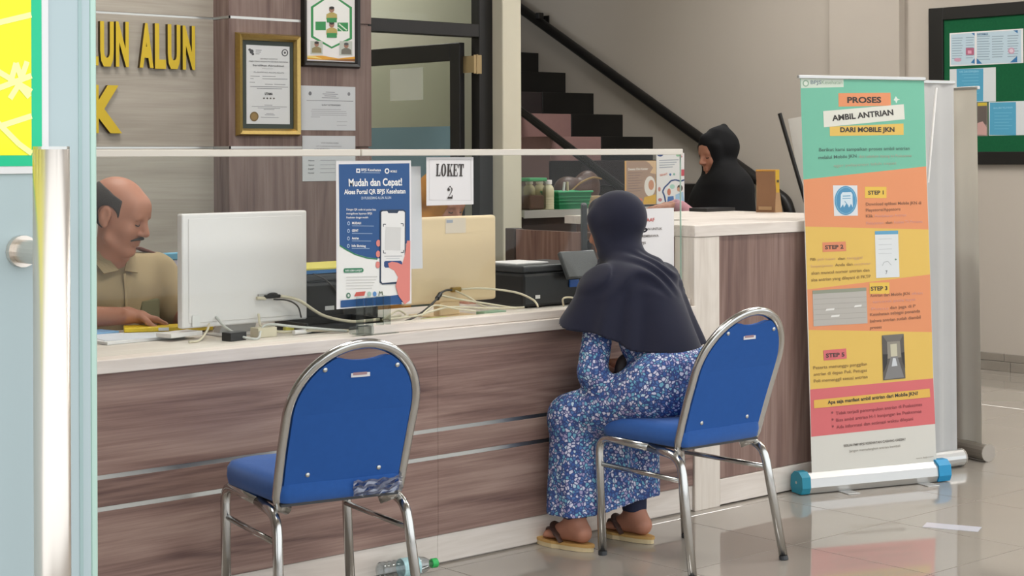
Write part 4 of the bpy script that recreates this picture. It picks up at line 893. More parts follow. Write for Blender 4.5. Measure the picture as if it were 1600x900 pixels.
# ------------------------------------------------------------------ notice board on the right wall (x = 9.87)
def px_onx(X, px, py):
    u, v = px-800, 240-py; a = (u*math.cos(ROLL)+v*math.sin(ROLL))/FPX; b = (-u*math.sin(ROLL)+v*math.cos(ROLL))/FPX
    d = fw+rt*a+upv*b; t = X/d.x; return d.y*t, EYE+d.z*t
WX = 9.869
yL, zT = px_onx(WX, 1455, 14); zB = px_onx(WX, 1540, 257)[1]; yR = yL-1.75
nb = thing('notice_board', 'green felt notice board in a wide black frame on the right wall', 'board', (WX, (yL+yR)/2, zB))
fwid = 0.115; fh = 0.085
for y0, y1, z0, z1 in ((yL-fwid, yL, zB, zT), (yR, yR+fwid, zB, zT), (yR+fwid, yL-fwid, zT-fh, zT), (yR+fwid, yL-fwid, zB, zB+fh)):
    bm = B(); box(bm, WX-0.035, WX-0.001, y0, y1, z0, z1, 0.003); obj('frame_side', bm, M_blackalu, nb, world=True)
bm = B(); box(bm, WX-0.02, WX-0.001, yR+fwid, yL-fwid, zB+fh, zT-fh); obj('felt_panel', bm, mat('green_felt', '#1d5a3a', 0.95, spec=0.1, noise=0.15, nscale=80), nb, world=True)
BX = WX-0.0205
def board_sheet(q, label, m, draw):
    (tl, tr, br, bl) = q; y0, z1 = px_onx(BX, *tl); y1, z1b = px_onx(BX, *tr); y2, z0 = px_onx(BX, *br); z0b = px_onx(BX, *bl)[1]
    ya, yb_, za, zb_ = y0, (y1+y2)/2, (z0+z0b)/2, (z1+z1b)/2
    t = thing('board_sheet', label, 'paper', (BX, ya, za), group='sheets on the notice board')
    bm = B(); box(bm, BX-0.0012, BX, yb_, ya, za, zb_); obj('sheet', bm, m, t, world=True)
    p = Print(q, ya-yb_, zb_-za); draw(p); p.build('printed_design', lambda u, v, o: (BX-0.0013-o, ya-u, za+v), t, world=True)
LBL, BLU, TXT = '#b9cdd8', '#4f9dbd', '#8799a6'
def s1(p):
    p.poly([(1486, 54), (1524, 51), (1524, 101), (1486, 102)], LBL, 1); p.poly([(1527, 51), (1596, 46.5), (1596, 97), (1527, 100.5)], LBL, 1)
    for cx_, n, y0, w in ((1488, 9, 60, 17), (1510, 9, 59, 13), (1528, 10, 57, 20), (1551, 9, 57, 18), (1575, 9, 56, 17)):
        for i in range(n): p.stroke([(cx_, y0+i*4), (cx_+w-(i % 3), y0+i*4-0.7)], 1.0, TXT, 3)
    p.rect(1510, 75, 1523, 86, '#b0607a', 4); p.rect(1513, 79, 1519, 84, '#d9a0b5', 5); p.ell(1581, 79, 5, 5, '#c79aae', 4); p.ell(1581, 79, 3, 3, '#d5c5d0', 5); p.ell(1497, 94, 6, 3, '#c79aae', 4)
    for q_ in ([(1518, 98), (1524, 91), (1524, 100)], [(1527, 91), (1536, 99.5), (1527, 100)], [(1579, 97), (1590, 87), (1590, 96.5)], [(1519, 52), (1524, 51.5), (1524, 56)], [(1584, 47.5), (1591, 47), (1591, 52)]): p.poly(q_, '#2f6fa3', 5)
    p.text('INFORMASI', 1528, 55.5, 1545, 54.5, 3.4, '#3f6d90', 0.02)
def s2(p):
    p.poly([(1495, 108), (1537, 107), (1537, 158), (1497, 160)], BLU, 1)
    for i in range(7): p.stroke([(1504+i % 2*3, 117+i*5), (1530, 116+i*5)], 1.0, '#6fb2cb', 3)
    p.text('HAK DAN KEWAJIBAN', 1500, 114, 1530, 113, 3.4, '#8cc4d8', 0.02)
def s3(p):
    p.poly([(1528, 161), (1542, 160), (1542, 165), (1528, 166)], '#c9b13c', 2); p.poly([(1528, 166), (1542, 165), (1542, 195), (1528, 193)], '#5f5550', 1); p.poly([(1528, 193), (1536, 190), (1542, 199), (1542, 211), (1528, 211)], '#c29a94', 2)
def s4(p):
    p.poly([(1547, 161), (1588, 159), (1588, 211), (1546, 212)], BLU, 1); p.text('MAKLUMAT PELAYANAN', 1553, 171, 1583, 169, 3.0, '#86bcd2', 0.02)
    for i in range(6): p.stroke([(1554, 177+i*5), (1582-i % 2*5, 176+i*5)], 0.9, '#6fb2cb', 3)
board_sheet([(1484, 52), (1599, 44.5), (1599, 97.5), (1484, 104.5)], 'wide pale blue two-page leaflet at the top of the notice board', M_paper, s1)
board_sheet([(1484, 108.5), (1556, 105), (1556, 158), (1486, 161)], 'white sheet with blue middle column on the notice board', mat('white_sheet_b', '#cfd3d4', 0.75), s2)
board_sheet([(1527, 160.5), (1543, 159.5), (1543.5, 212), (1528, 213)], 'narrow dark photo sheet with yellow heading on the notice board', mat('dark_sheet', '#8b7f78', 0.75), s3)
board_sheet([(1545, 160), (1606, 157), (1606, 210), (1545, 213)], 'blue sheet with white right margin, lowest right on the notice board', mat('white_sheet_b', '#cfd3d4', 0.75), s4)

# ------------------------------------------------------------------ computers and devices on the worktop (top at z = 0.832)
WT = 0.8322
# white all-in-one seen from behind
pc = thing('all_in_one_computer', 'white all-in-one computer seen from behind, left on the counter', 'computer', (3.17, 5.0, WT))
bm = B(); box(bm, 2.921, 3.424, 4.972, 5.006, 0.868, 1.252, 0.006, 2); obj('display_case', bm, M_white_pl, pc, world=True)
bm = B(); box(bm, 2.935, 3.41, 5.0062, 5.0075, 0.90, 1.238); obj('screen', bm, mat('screen_dark', '#22303c', 0.2), pc, world=True)
bm = B(); box(bm, 2.945, 3.40, 4.9695, 4.9718, 0.885, 1.235, 0.001, 1); obj('back_cover', bm, M_white_pl, pc, world=True)
bm = B(); prism(bm, [(4.985, 0.95), (4.972, 0.95), (5.02, 0.838), (5.06, 0.838)], 'x', 3.095, 3.235); obj('stand_neck', bm, mat('stand_white', '#cfcac6', 0.35), pc, world=True)
bm = B(); box(bm, 3.06, 3.27, 4.94, 5.14, 0.8325, 0.8385, 0.002); obj('stand_foot', bm, mat('stand_white', '#cfcac6', 0.35), pc, world=True)
bm = B(); box(bm, 3.215, 3.255, 4.962, 4.9665, 0.955, 0.968); obj('port_panel', bm, mat('port_grey', '#b6b2ae', 0.5), pc, world=True)
bm = B(); box(bm, 3.235, 3.30, 4.950, 4.9655, 0.952, 0.9635, 0.003); sphere(bm, (3.27, 4.958, 0.9635), (0.022, 0.008, 0.008)); obj('black_plug', bm, M_black, pc, world=True)
bm = B(); tube(bm, [(3.205, 4.958, 0.955), (3.24, 4.957, 0.953)], 0.006, 10); obj('white_plug', bm, M_cable, pc, world=True)
bm = B(); box(bm, 2.955, 2.985, 4.964, 4.9655, 0.872, 0.912, 0.001); obj('clear_sticker', bm, mat('sticker_white', '#e6e4e2', 0.3), pc, world=True)
# yellowed monitor seen from behind
ym = thing('old_monitor', 'yellowed cream monitor seen from behind in the middle of the counter', 'monitor', (4.09, 5.02, WT))
bm = B(); box(bm, 3.868, 4.322, 4.985, 5.02, 0.885, 1.212, 0.012, 3); obj('display_case', bm, M_cream_pl, ym, world=True)
bm = B(); box(bm, 3.89, 4.30, 5.0203, 5.0215, 0.905, 1.19); obj('screen', bm, mat('screen_dark', '#22303c', 0.2), ym, world=True)
bm = B(); box(bm, 4.04, 4.14, 4.99, 5.03, 0.836, 0.89, 0.004); obj('stand_neck', bm, M_cream_pl, ym, world=True)
bm = B(); box(bm, 3.99, 4.19, 4.93, 5.12, 0.8325, 0.8375, 0.002); obj('stand_foot', bm, M_cream_pl, ym, world=True)
bm = B(); box(bm, 4.065, 4.165, 4.9835, 4.9848, 1.148, 1.205); st_ = obj('sticker', bm, mat('pinkish_sticker', '#dccdbb', 0.6), ym, world=True)
bm = B(); box(bm, 4.07, 4.10, 4.9825, 4.9834, 1.188, 1.199); obj('sticker_mark', bm, mat('sticker_mark', '#9fa3b0', 0.6), ym, world=True)
bm = B(); box(bm, 4.085, 4.13, 4.967, 4.9845, 0.925, 0.943, 0.003); obj('brass_connector', bm, mat('dull_brass', '#a48645', 0.4, 0.5), ym, world=True)
# black printer on the right with a tilted control panel
def printer(name, label, x0, x1, y0, y1, z1):
    t = thing(name, label, 'printer', ((x0+x1)/2, (y0+y1)/2, WT))
    bm = B(); box(bm, x0, x1, y0, y1, WT+0.004, z1-0.03, 0.012, 2); obj('body', bm, M_black, t, world=True)
    bm = B(); box(bm, x0+0.008, x1-0.008, y0+0.012, y1-0.006, z1-0.0295, z1, 0.008, 2); obj('scanner_lid', bm, M_darkgrey, t, world=True)
    for x in (x0+0.03, x1-0.05):
        bm = B(); box(bm, x, x+0.02, y0+0.03, y1-0.03, WT+0.0002, WT+0.0042); obj('foot', bm, M_black, t, world=True)
    return t
pt = printer('printer', 'black printer with tilted control panel beside the seated woman', 4.50, 4.90, 5.03, 5.33, 1.0)
Mx = Matrix.Translation((4.80, 5.03, 0.985)) @ Matrix.Rotation(R(-52), 4, 'X') @ Matrix.Rotation(R(0), 4, 'Z')
bm = B(); box(bm, -0.11, 0.085, -0.012, 0.010, -0.055, 0.062, 0.004, 1, Matrix.Translation((4.81, 5.012, 0.992)) @ Matrix.Rotation(R(-28), 4, 'X')); obj('control_panel', bm, mat('panel_grey', '#46484a', 0.4), pt, world=True)
bm = B(); box(bm, 4.75, 4.80, 5.023, 5.0295, 0.905, 0.935); obj('ink_window', bm, mat('ink_blue', '#2e5fb0', 0.3), pt, world=True)
bm = B(); box(bm, 4.565, 4.59, 5.0285, 5.0298, 0.868, 0.882); obj('white_label', bm, M_paper, pt, world=True)
bm = B(); box(bm, 4.54, 4.72, 5.12, 5.30, 1.0003, 1.006, 0.001); o = obj('paper_stack', bm, M_paper); base_origin(o, (4.63, 5.2, 1.0003)); tag(o, 'white papers lying on the black printer beside the woman', 'paper')
# black printer behind the white computer
pt2 = printer('printer', 'black printer behind the white computer under blue and yellow folders', 3.475, 3.80, 5.05, 5.36, 1.018)
bm = B(); box(bm, 3.555, 3.595, 5.0485, 5.0498, 0.885, 0.90); obj('white_label', bm, M_paper, pt2, world=True)
bm = B(); tube(bm, spline([(3.50, 5.044, 1.02), (3.56, 5.04, 0.99), (3.62, 5.042, 0.92), (3.635, 5.043, 0.85)]), 0.003, 6); obj('power_lead', bm, M_cable_dark, pt2, world=True)
for i, (c, z) in enumerate((('#2f6ea8', 1.0183), ('#cfc35a', 1.0318))):
    bm = B(); box(bm, 3.46+i*0.012, 3.82, 5.06, 5.35, z, z+(0.013 if i == 0 else 0.007), 0.001); o = obj('folder', bm, mat('folder_'+c, c, 0.5)); base_origin(o, (3.64, 5.2, z)); tag(o, ('blue folder', 'yellow folder')[i]+' lying on the black printer behind the white computer', 'folder', 'folders on the printer')
# black tray in front of it
tr = thing('document_tray', 'flat black tray on the worktop right of the white computer', 'tray', (3.50, 4.93, WT))
bm = B(); box(bm, 3.33, 3.66, 4.84, 5.035, WT+0.0003, WT+0.008, 0.002); obj('tray_floor', bm, M_black, tr, world=True)
for x0, x1, y0, y1 in ((3.33, 3.66, 5.027, 5.035), (3.33, 3.338, 4.84, 5.026), (3.652, 3.66, 4.84, 5.026)):
    bm = B(); box(bm, x0, x1, y0, y1, WT+0.0082, WT+0.035, 0.001); obj('tray_wall', bm, M_black, tr, world=True)
# dark upright monitor seen almost edge-on next to the woman
em = thing('side_monitor', 'dark monitor seen edge-on between printer and seated woman', 'monitor', (5.0, 5.20, WT), R(47))
bm = B(); box(bm, -0.13, 0.11, -0.012, 0.012, 0.10, 0.405, 0.006, 2); obj('display_case', bm, M_darkgrey, em)
bm = B(); box(bm, -0.12, 0.10, 0.0122, 0.0135, 0.115, 0.395); obj('screen', bm, mat('screen_green_dark', '#24332f', 0.15), em)
bm = B(); box(bm, -0.02, 0.02, -0.03, -0.0125, 0.0085, 0.25, 0.003); obj('stand_neck', bm, M_black, em)
bm = B(); box(bm, -0.05, 0.05, -0.07, 0.05, 0.0003, 0.008, 0.002); obj('stand_foot', bm, M_black, em)

# papers and folder in front of the man
def slab(name, label, cat, cxx, cyy, w, d, z0, h, rot, m, group=None):
    bm = B(); box(bm, -w/2, w/2, -d/2, d/2, 0, h, min(0.001, h*0.3)); o = obj(name, bm, m); o.location = (cxx, cyy, z0); o.rotation_euler[2] = R(rot); return tag(o, label, cat, group)
slab('paper_stack', 'stack of white papers on the worktop in front of the man', 'paper', 2.80, 5.12, 0.31, 0.22, WT+0.0003, 0.010, 6, M_paper)
slab('paper_sheet', 'printed white sheet topmost in front of the man', 'paper', 2.83, 5.11, 0.30, 0.21, WT+0.0106, 0.0012, -8, mat('printed_sheet', '#d5d8df', 0.75))
slab('notebook', 'white notebook with dark edge left of the white computer', 'notebook', 2.92, 4.99, 0.14, 0.075, WT+0.012, 0.014, 12, M_white_pl)
slab('blue_folder', 'light blue folder edge under the hand of the man', 'folder', 2.72, 5.27, 0.21, 0.10, WT+0.0003, 0.016, 10, mat('light_blue_card', '#7ea9cf', 0.5))
yf = thing('yellow_folder', 'yellow plastic folder with white sticker held by the man', 'folder', (2.985, 5.175, WT+0.0125), R(-27))
bm = B(); box(bm, -0.15, 0.15, -0.045, 0.055, 0, 0.016, 0.002); obj('cover', bm, mat('yellow_plastic', '#e3c01c', 0.35), yf)
bm = B(); box(bm, -0.035, 0.0, -0.0462, -0.0452, 0.003, 0.014); obj('sticker', bm, M_paper, yf)
pn = thing('marker_pen', 'white marker pen lying on the worktop under the white computer', 'pen', (3.33, 4.845, WT+0.009), R(7))
bm = B(); tube(bm, [(-0.055, 0, 0), (0.04, 0, 0)], 0.0085, 12); obj('barrel', bm, M_white_pl, pn); bm = B(); tube(bm, [(0.0402, 0, 0), (0.055, 0, 0)], 0.009, 12); obj('pen_cap', bm, M_darkgrey, pn)
slab('power_adapter', 'small black adapter on the worktop under the white computer', 'adapter', 3.04, 4.84, 0.07, 0.045, WT+0.0003, 0.028, 10, M_black)
slab('power_adapter', 'cream power adapter on the worktop behind the white computer stand', 'adapter', 3.175, 4.87, 0.075, 0.05, WT+0.0003, 0.032, 0, M_cable)
slab('yellow_marker', 'short yellow marker behind the cables under the white computer', 'pen', 3.32, 4.925, 0.05, 0.018, WT+0.0003, 0.018, 0, mat('dull_yellow', '#c9c05a', 0.5))
slab('green_card', 'pale green card lying below the cream monitor', 'card', 4.22, 4.90, 0.11, 0.05, WT+0.0003, 0.018, 0, mat('pale_green_card', '#94b49b', 0.6))
slab('sticky_note_pad', 'yellow-green note pad lying below the left of the cream monitor', 'pad', 3.94, 4.88, 0.12, 0.06, WT+0.0003, 0.012, 8, mat('note_green', '#c3c07a', 0.6))
# acrylic stand under the blue poster
ac = thing('acrylic_stand', 'clear acrylic holder on the worktop below the blue poster', 'holder', (3.56, 4.80, WT))
M_acr = glass('acrylic', (0.82, 0.86, 0.85, 1), 1.6)
for x in (3.445, 3.485, 3.53, 3.56):
    bm = B(); box(bm, x, x+0.004, 4.67, 4.71, WT+0.005, 0.96); obj('upright', bm, M_acr, ac, world=True)
bm = B(); box(bm, 3.43, 3.58, 4.645, 4.712, WT+0.0004, WT+0.0046); obj('base_plate', bm, M_acr, ac, world=True)
bm = B(); box(bm, 3.40, 3.475, 4.645, 4.69, WT+0.0048, WT+0.032, 0.003); obj('clip_block', bm, M_acr, ac, world=True)
# name plate behind the man
npl = thing('name_plate', 'white name plate with blue top edge on the side table behind the man', 'sign', (3.48, 5.92, 0.7445))
bm = B(); box(bm, 3.362, 3.60, 5.90, 5.91, 0.90, 1.034, 0.002); obj('plate', bm, mat('plate_lilac', '#c9c4cf', 0.6), npl, world=True)
bm = B(); box(bm, 3.345, 3.60, 5.895, 5.935, 1.0345, 1.063, 0.004); obj('blue_edge', bm, mat('sky_blue_plastic', '#69a9c6', 0.4), npl, world=True)
pr = Print([(0, 1), (1, 1), (1, 0), (0, 0)], 1, 1); pr.text('ADMIN', 0.36, 0.22, 0.97, 0.22, -0.40, '#54404a', 0.03)
pr.build('lettering', lambda u, v, o: (3.362+0.238*u, 5.8995-o, 0.90+0.134*v), npl, world=True)
bm = B(); box(bm, 3.38, 3.58, 5.9105, 5.94, 0.7446, 1.0, 0.002); obj('foot', bm, M_darkgrey, npl, world=True)
sdt = thing('side_table', 'small white side table behind the counter holding the name plate', 'table', (3.5, 6.0, 0))
bm = B(); box(bm, 3.34, 3.72, 5.87, 6.2, 0.72, 0.744, 0.002); obj('table_board', bm, M_white_lam, sdt, world=True)
for lx in (3.36, 3.70):
    for ly in (5.89, 6.18): bm = B(); box(bm, lx-0.01, lx+0.01, ly-0.01, ly+0.01, 0, 0.7199); obj('leg', bm, M_darkgrey, sdt, world=True)

# cables
def cable(pts, r, m, label, g='loose cables on the counter'):
    bm = B(); tube(bm, spline(pts, 8), r, 8); o = obj('cable', bm, m, smooth=True); base_origin(o, pts[-1]); return tag(o, label, 'cable', g)
W3 = WT+0.005
cable([(3.30, 4.955, 0.957), (3.36, 4.93, 0.94), (3.44, 4.90, 0.885), (3.53, 4.87, 0.86), (3.60, 4.86, 0.858), (3.68, 4.85, 0.862), (3.74, 4.84, 0.87)], 0.0055, M_cable, 'thick cream cable leaving the white computer to the right')
cable([(3.27, 4.952, 0.948), (3.32, 4.94, 0.942), (3.355, 4.93, 0.92), (3.37, 4.93, 0.88)], 0.0028, M_cable_dark, 'thin dark lead hanging from the plug of the white computer')
cable([(3.21, 4.955, 0.90), (3.20, 4.92, 0.86), (3.24, 4.87, 0.845), (3.36, 4.83, 0.843), (3.47, 4.79, W3)], 0.0045, M_cable, 'white cable running from the white computer to the worktop edge')
cable([(3.05, 4.97, 0.90), (3.045, 4.90, 0.87), (3.06, 4.83, 0.845), (3.09, 4.80, W3-0.001), (3.12, 4.815, W3), (3.16, 4.86, 0.86), (3.2, 4.87, 0.872), (3.3, 4.84, 0.858), (3.46, 4.785, W3)], 0.0045, mat('grey_white_cable', '#c9c9c4', 0.5), 'looped white cable under the white computer')
cable([(3.03, 4.98, 0.88), (2.99, 4.93, 0.86), (2.93, 4.88, W3), (2.88, 4.86, W3)], 0.004, M_cable, 'white cable curving left below the white computer')
cable([(4.085, 4.973, 0.934), (4.04, 4.955, 0.935), (3.99, 4.93, 0.925), (3.945, 4.90, 0.905), (3.86, 4.87, 0.87), (3.76, 4.83, 0.85), (3.66, 4.80, 0.84)], 0.0042, M_cable_dark, 'dark video cable rising to the cream monitor')
cable([(4.13, 4.972, 0.934), (4.2, 4.95, 0.935), (4.29, 4.93, 0.925), (4.36, 4.90, 0.91), (4.405, 4.87, 0.885), (4.40, 4.84, 0.87), (4.37, 4.80, 0.864)], 0.004, M_cable, 'cream cable arching right over the ledge from the cream monitor')
cable([(4.10, 4.968, 0.93), (4.13, 4.92, 0.905), (4.16, 4.88, 0.875), (4.2, 4.83, 0.866), (4.29, 4.80, 0.866)], 0.0036, M_cable, 'cream cable falling steeply from the cream monitor plug')
cable([(3.98, 4.93, 0.925), (4.06, 4.90, 0.905), (4.16, 4.86, 0.885), (4.26, 4.82, 0.866), (4.30, 4.80, 0.866)], 0.0036, M_cable, 'cream cable slanting down to the right below the cream monitor')
cable([(3.62, 4.79, 0.866), (3.70, 4.85, 0.875), (3.745, 4.86, 0.885), (3.755, 4.83, 0.87), (3.70, 4.79, 0.866), (3.64, 4.78, 0.866)], 0.0036, M_cable, 'small cream cable loop right of the acrylic holder')
cable([(3.64, 4.785, 0.867), (3.78, 4.80, 0.868), (3.9, 4.84, 0.878), (4.0, 4.86, 0.882), (4.12, 4.83, 0.872), (4.25, 4.79, 0.866)], 0.0036, M_cable, 'long cream cable snaking along the ledge below the cream monitor')
cable([(3.80, 4.80, 0.866), (3.86, 4.84, 0.88), (3.92, 4.86, 0.893), (4.0, 4.84, 0.876), (4.06, 4.80, 0.866)], 0.0034, M_cable, 'short cream cable bridging the note pad')
cable([(4.56, 4.86, 0.85), (4.54, 4.84, 0.882), (4.575, 4.83, 0.885), (4.62, 4.82, 0.866)], 0.0036, M_cable, 'small cream cable hook in front of the right printer')
bm = B(); tube(bm, [(3.965, 4.912, 0.912), (3.995, 4.93, 0.926)], 0.009, 10); o = obj('ferrite_bead', bm, M_black); base_origin(o, (3.98, 4.92, 0.91)); tag(o, 'black ferrite bead on the dark video cable', 'bead')

# ------------------------------------------------------------------ things on the back shelf counter
jar = thing('storage_jar', 'clear square jar with green lid and brown contents on back shelf', 'jar', (*SH(6.0, 6.63), SZ))
bm = B(); box(bm, -0.075, 0.055, -0.06, 0.06, 0.0005, 0.165, 0.012, 2); obj('jar_wall', bm, glass('jar_plastic', (0.72, 0.70, 0.62, 1), 1.2), jar)
bm = B(); box(bm, -0.066, 0.046, -0.051, 0.051, 0.004, 0.085, 0.01, 2); obj('contents', bm, mat('brown_contents', '#6d5048', 0.8, noise=0.3, nscale=60), jar)
bm = B(); box(bm, -0.078, 0.058, -0.063, 0.063, 0.1655, 0.185, 0.005, 2); obj('lid', bm, mat('green_lid', '#3d9a5f', 0.4), jar)
def milk(x, y, label, s=1.0):
    t = thing('milk_bottle', label, 'bottle', (*SH(x, y), SZ), group='cream bottles on the back shelf')
    prof = [(0.030, 0.0005), (0.034, 0.004)]
    for k in range(5): prof += [(0.034, 0.008+k*0.014), (0.0315, 0.013+k*0.014), (0.034, 0.018+k*0.014)]
    prof += [(0.034, 0.10), (0.033, 0.12), (0.026, 0.135), (0.018, 0.142), (0.018, 0.146)]
    bm = B(); lathe(bm, [(r*s, z*s) for r, z in prof], 20); obj('bottle_body', bm, mat('cream_bottle', '#cfc8a6', 0.35), t, smooth=True)
    bm = B(); lathe(bm, [(r*s, z*s) for r, z in ((0.021, 0.1462), (0.0215, 0.148), (0.0215, 0.168), (0.019, 0.171))], 20); obj('cap', bm, M_white_pl, t)
milk(6.085, 6.60, 'cream ribbed bottle with white cap beside the green basket'); milk(6.17, 6.76, 'cream bottle with white cap behind the green basket'); milk(6.085, 6.75, 'cream bottle half hidden behind the square jar')
bk = thing('green_basket', 'green plastic basket on the back shelf', 'basket', (*SH(6.255, 6.64), SZ))
M_gp = mat('green_plastic', '#2f9060', 0.45); bw, bd, bh = 0.135, 0.075, 0.10
def rim(f): return [(x*f, y*f) for x, y in ((-bw, -bd), (bw, -bd), (bw, bd), (-bw, bd))]
for i in range(4):
    f0, f1 = 0.84, 1.0; a_, b_ = rim(f0)[i], rim(f0)[(i+1) % 4]; c_, d_ = rim(f1)[i], rim(f1)[(i+1) % 4]
    bm = B(); v = [bm.verts.new(p) for p in ((*a_, 0.003), (*b_, 0.003), (*d_, bh), (*c_, bh))]; bm.faces.new(v); bmesh.ops.solidify(bm, geom=bm.faces, thickness=0.003); obj('basket_wall', bm, M_gp, bk)
    for z in (0.03, 0.05, 0.07):
        t_ = z/bh; f = f0+(f1-f0)*t_; p_, q_ = rim(f*1.02)[i], rim(f*1.02)[(i+1) % 4]
        bm = B(); tube(bm, [(*p_, z), (*q_, z)], 0.003, 6); obj('rib', bm, M_gp, bk)
bm = B(); box(bm, -bw*0.84, bw*0.84, -bd*0.84, bd*0.84, 0.0005, 0.003); obj('basket_floor', bm, M_gp, bk)
bm = B(); tube(bm, [(*p, bh) for p in rim(1.02)], 0.006, 8, closed=True); obj('rim', bm, mat('green_rim', '#35a06a', 0.4), bk)
for i, (x, y, tl_, c, lb_) in enumerate(((6.20, 6.62, 0.05, '#c9c9c6', 'white stick'), (6.27, 6.64, -0.02, '#b5a888', 'tan stick'))):
    bm = B(); box(bm, -0.006, 0.006, -0.006, 0.006, 0, 0.155, 0.002, 1, Matrix.Rotation(tl_*3, 4, 'Y')); o = obj('stick', bm, mat('stick_'+c, c, 0.6)); o.location = (*SH(x, y), SZ+0.0035); tag(o, lb_+' standing up in the green basket', 'stick', 'sticks in the basket')
bm = B(); box(bm, -0.09, 0.09, -0.06, 0.06, 0.0005, 0.07, 0.002); box(bm, -0.09, 0.09, -0.064, -0.0605, 0.055, 0.0705); o = obj('cardboard_box', bm, mat('cardboard_pale', '#a58f6c', 0.8)); o.location = (*SH(6.47, 6.66), SZ); tag(o, 'small tan cardboard box right of the green basket', 'box')
bg_ = thing('brown_bag', 'brown leather bag with tan strap on back shelf behind cardboard box', 'bag', (*SH(6.52, 6.83), SZ))
sdf_obj('bag_body', [ell((0, 0, 0.09), (0.16, 0.07, 0.085), 0.03), ell((-0.09, 0, 0.11), (0.09, 0.065, 0.075), 0.03), ell((0.08, 0, 0.13), (0.09, 0.06, 0.09), 0.03)], 0.008, mat('brown_leather', '#4a322a', 0.5, noise=0.2, nscale=25), bg_, post=lambda D, X, Y, Z: np.maximum(D, 0.001-Z))
bm = B(); tube(bm, spline([(-0.12, -0.07, 0.10), (-0.05, -0.082, 0.15), (0.04, -0.085, 0.178), (0.13, -0.07, 0.17)]), 0.006, 8); obj('strap', bm, mat('tan_strap', '#8b7146', 0.6), bg_)
# two leaflet displays
def leaflet(q, y, label, m, draw, cat='leaflet'):
    (tl, tr, br, bl) = q; x0, z1 = px_on(y, *tl); x1, z1b = px_on(y, *tr); x2, z0 = px_on(y, *br); x3, z0b = px_on(y, *bl)
    xa, xb, za, zb_ = (x0+x3)/2, (x1+x2)/2, SZ, (z1+z1b)/2
    t = thing('leaflet_stand', label, cat, ((xa+xb)/2, y, za), group='leaflets on the back shelf')
    bm = B(); box(bm, xa, xb, y, y+0.003, za+0.012, zb_); obj('sheet', bm, m, t, world=True)
    bm = B(); box(bm, xa, xb, y-0.004, y+0.05, za, za+0.0118, 0.002); obj('foot', bm, M_darkgrey, t, world=True)
    bm = B(); prism(bm, [(y+0.0032, za+0.13), (y+0.0032, za+0.012), (y+0.045, za+0.012)], 'x', (xa+xb)/2-0.01, (xa+xb)/2+0.01); obj('easel', bm, M_darkgrey, t, world=True)
    p = Print(q, xb-xa, zb_-za-0.012); draw(p); p.build('printed_design', lambda u, v, o: (xa+u, y-0.0001-o, za+0.012+v), t, world=True)
def lf1(p):
    p.poly([(977, 252), (1024, 251), (1024, 319), (977, 318)], '#a38877', 1); p.stroke([(977.5, 252), (977.5, 318), (1024, 319)], 1.6, '#d9a866', 2)
    p.poly([(1008, 251), (1025, 251), (1025, 272), (1015, 270), (1020, 262), (1014, 255)], '#d0b08a', 3); p.ell(1015, 291, 9, 16, '#ded8d0', 3); p.ell(1017, 289, 4.5, 8, '#c78f72', 4); p.poly([(1004, 318), (1006, 308), (1025, 304), (1025, 319)], '#d1a53f', 5); p.text('Deteksi Dini Kanker', 981, 266, 1012, 265, 3.6, '#e3ddd4', 0.02)
    for i in range(8): p.stroke([(981, 270+i*4), (1003-i % 3*3, 269.5+i*4)], 0.9, '#86706a', 3)
    p.ell(996, 312, 7, 3, '#d77b5e', 4)
def lf2(p):
    p.ell(1031.5, 242, 4.5, 3, '#27457a', 2); p.ell(1059, 243, 3, 2.2, '#8fbf9a', 2); p.ell(1064, 245, 2, 2, '#c98a8a', 2)
    for i in range(4): p.stroke([(1030, 251.5+i*4), (1060-i*3, 250.5+i*4)], 1.6, '#a9adb5', 2)
    p.text('SEHAT', 1031, 278, 1043, 276, 3.6, '#d5836f', 0.02); p.ell(1047, 275.5, 1.7, 2.2, '#4a6fa8', 2); p.ell(1053, 275, 1.6, 2, '#7fb09a', 2); p.rect(1064, 267, 1069, 278, '#c25763', 2)
    p.stroke([(1040, 324), (1038, 312), (1035, 304), (1038, 297), (1044, 291), (1048, 286), (1055, 284.5), (1063, 287), (1069, 285)], 2.4, '#2e4a7d', 3)
    p.ell(1045, 305, 2.8, 6, '#c9785c', 3); p.ell(1050, 296, 4, 4, '#a9cfc0', 3); p.poly([(1042, 324), (1043, 313), (1052, 312), (1053, 324)], '#3f6aa8', 4); p.poly([(1055, 324), (1055, 310), (1067, 305), (1069, 323)], '#9fc0dc', 4); p.ell(1062, 299, 4.4, 6, '#4b3a35', 4); p.ell(1060, 301, 2.6, 3.6, '#c9957a', 5); p.ell(1030, 300, 2, 4, '#c98b80', 3); p.ell(1031, 318, 3, 3, '#b8737a', 3)
leaflet([(976.5, 251.5), (1024.5, 250.5), (1025, 320), (976.5, 319)], 7.17, 'brown and yellow health leaflet standing on the back shelf', mat('leaflet_tan', '#d6a96a', 0.6), lf1)
leaflet([(1026, 239), (1069, 239), (1069.5, 325), (1026, 325)], 7.19, 'tall white leaflet with blue wave standing on the back shelf', M_paper, lf2)
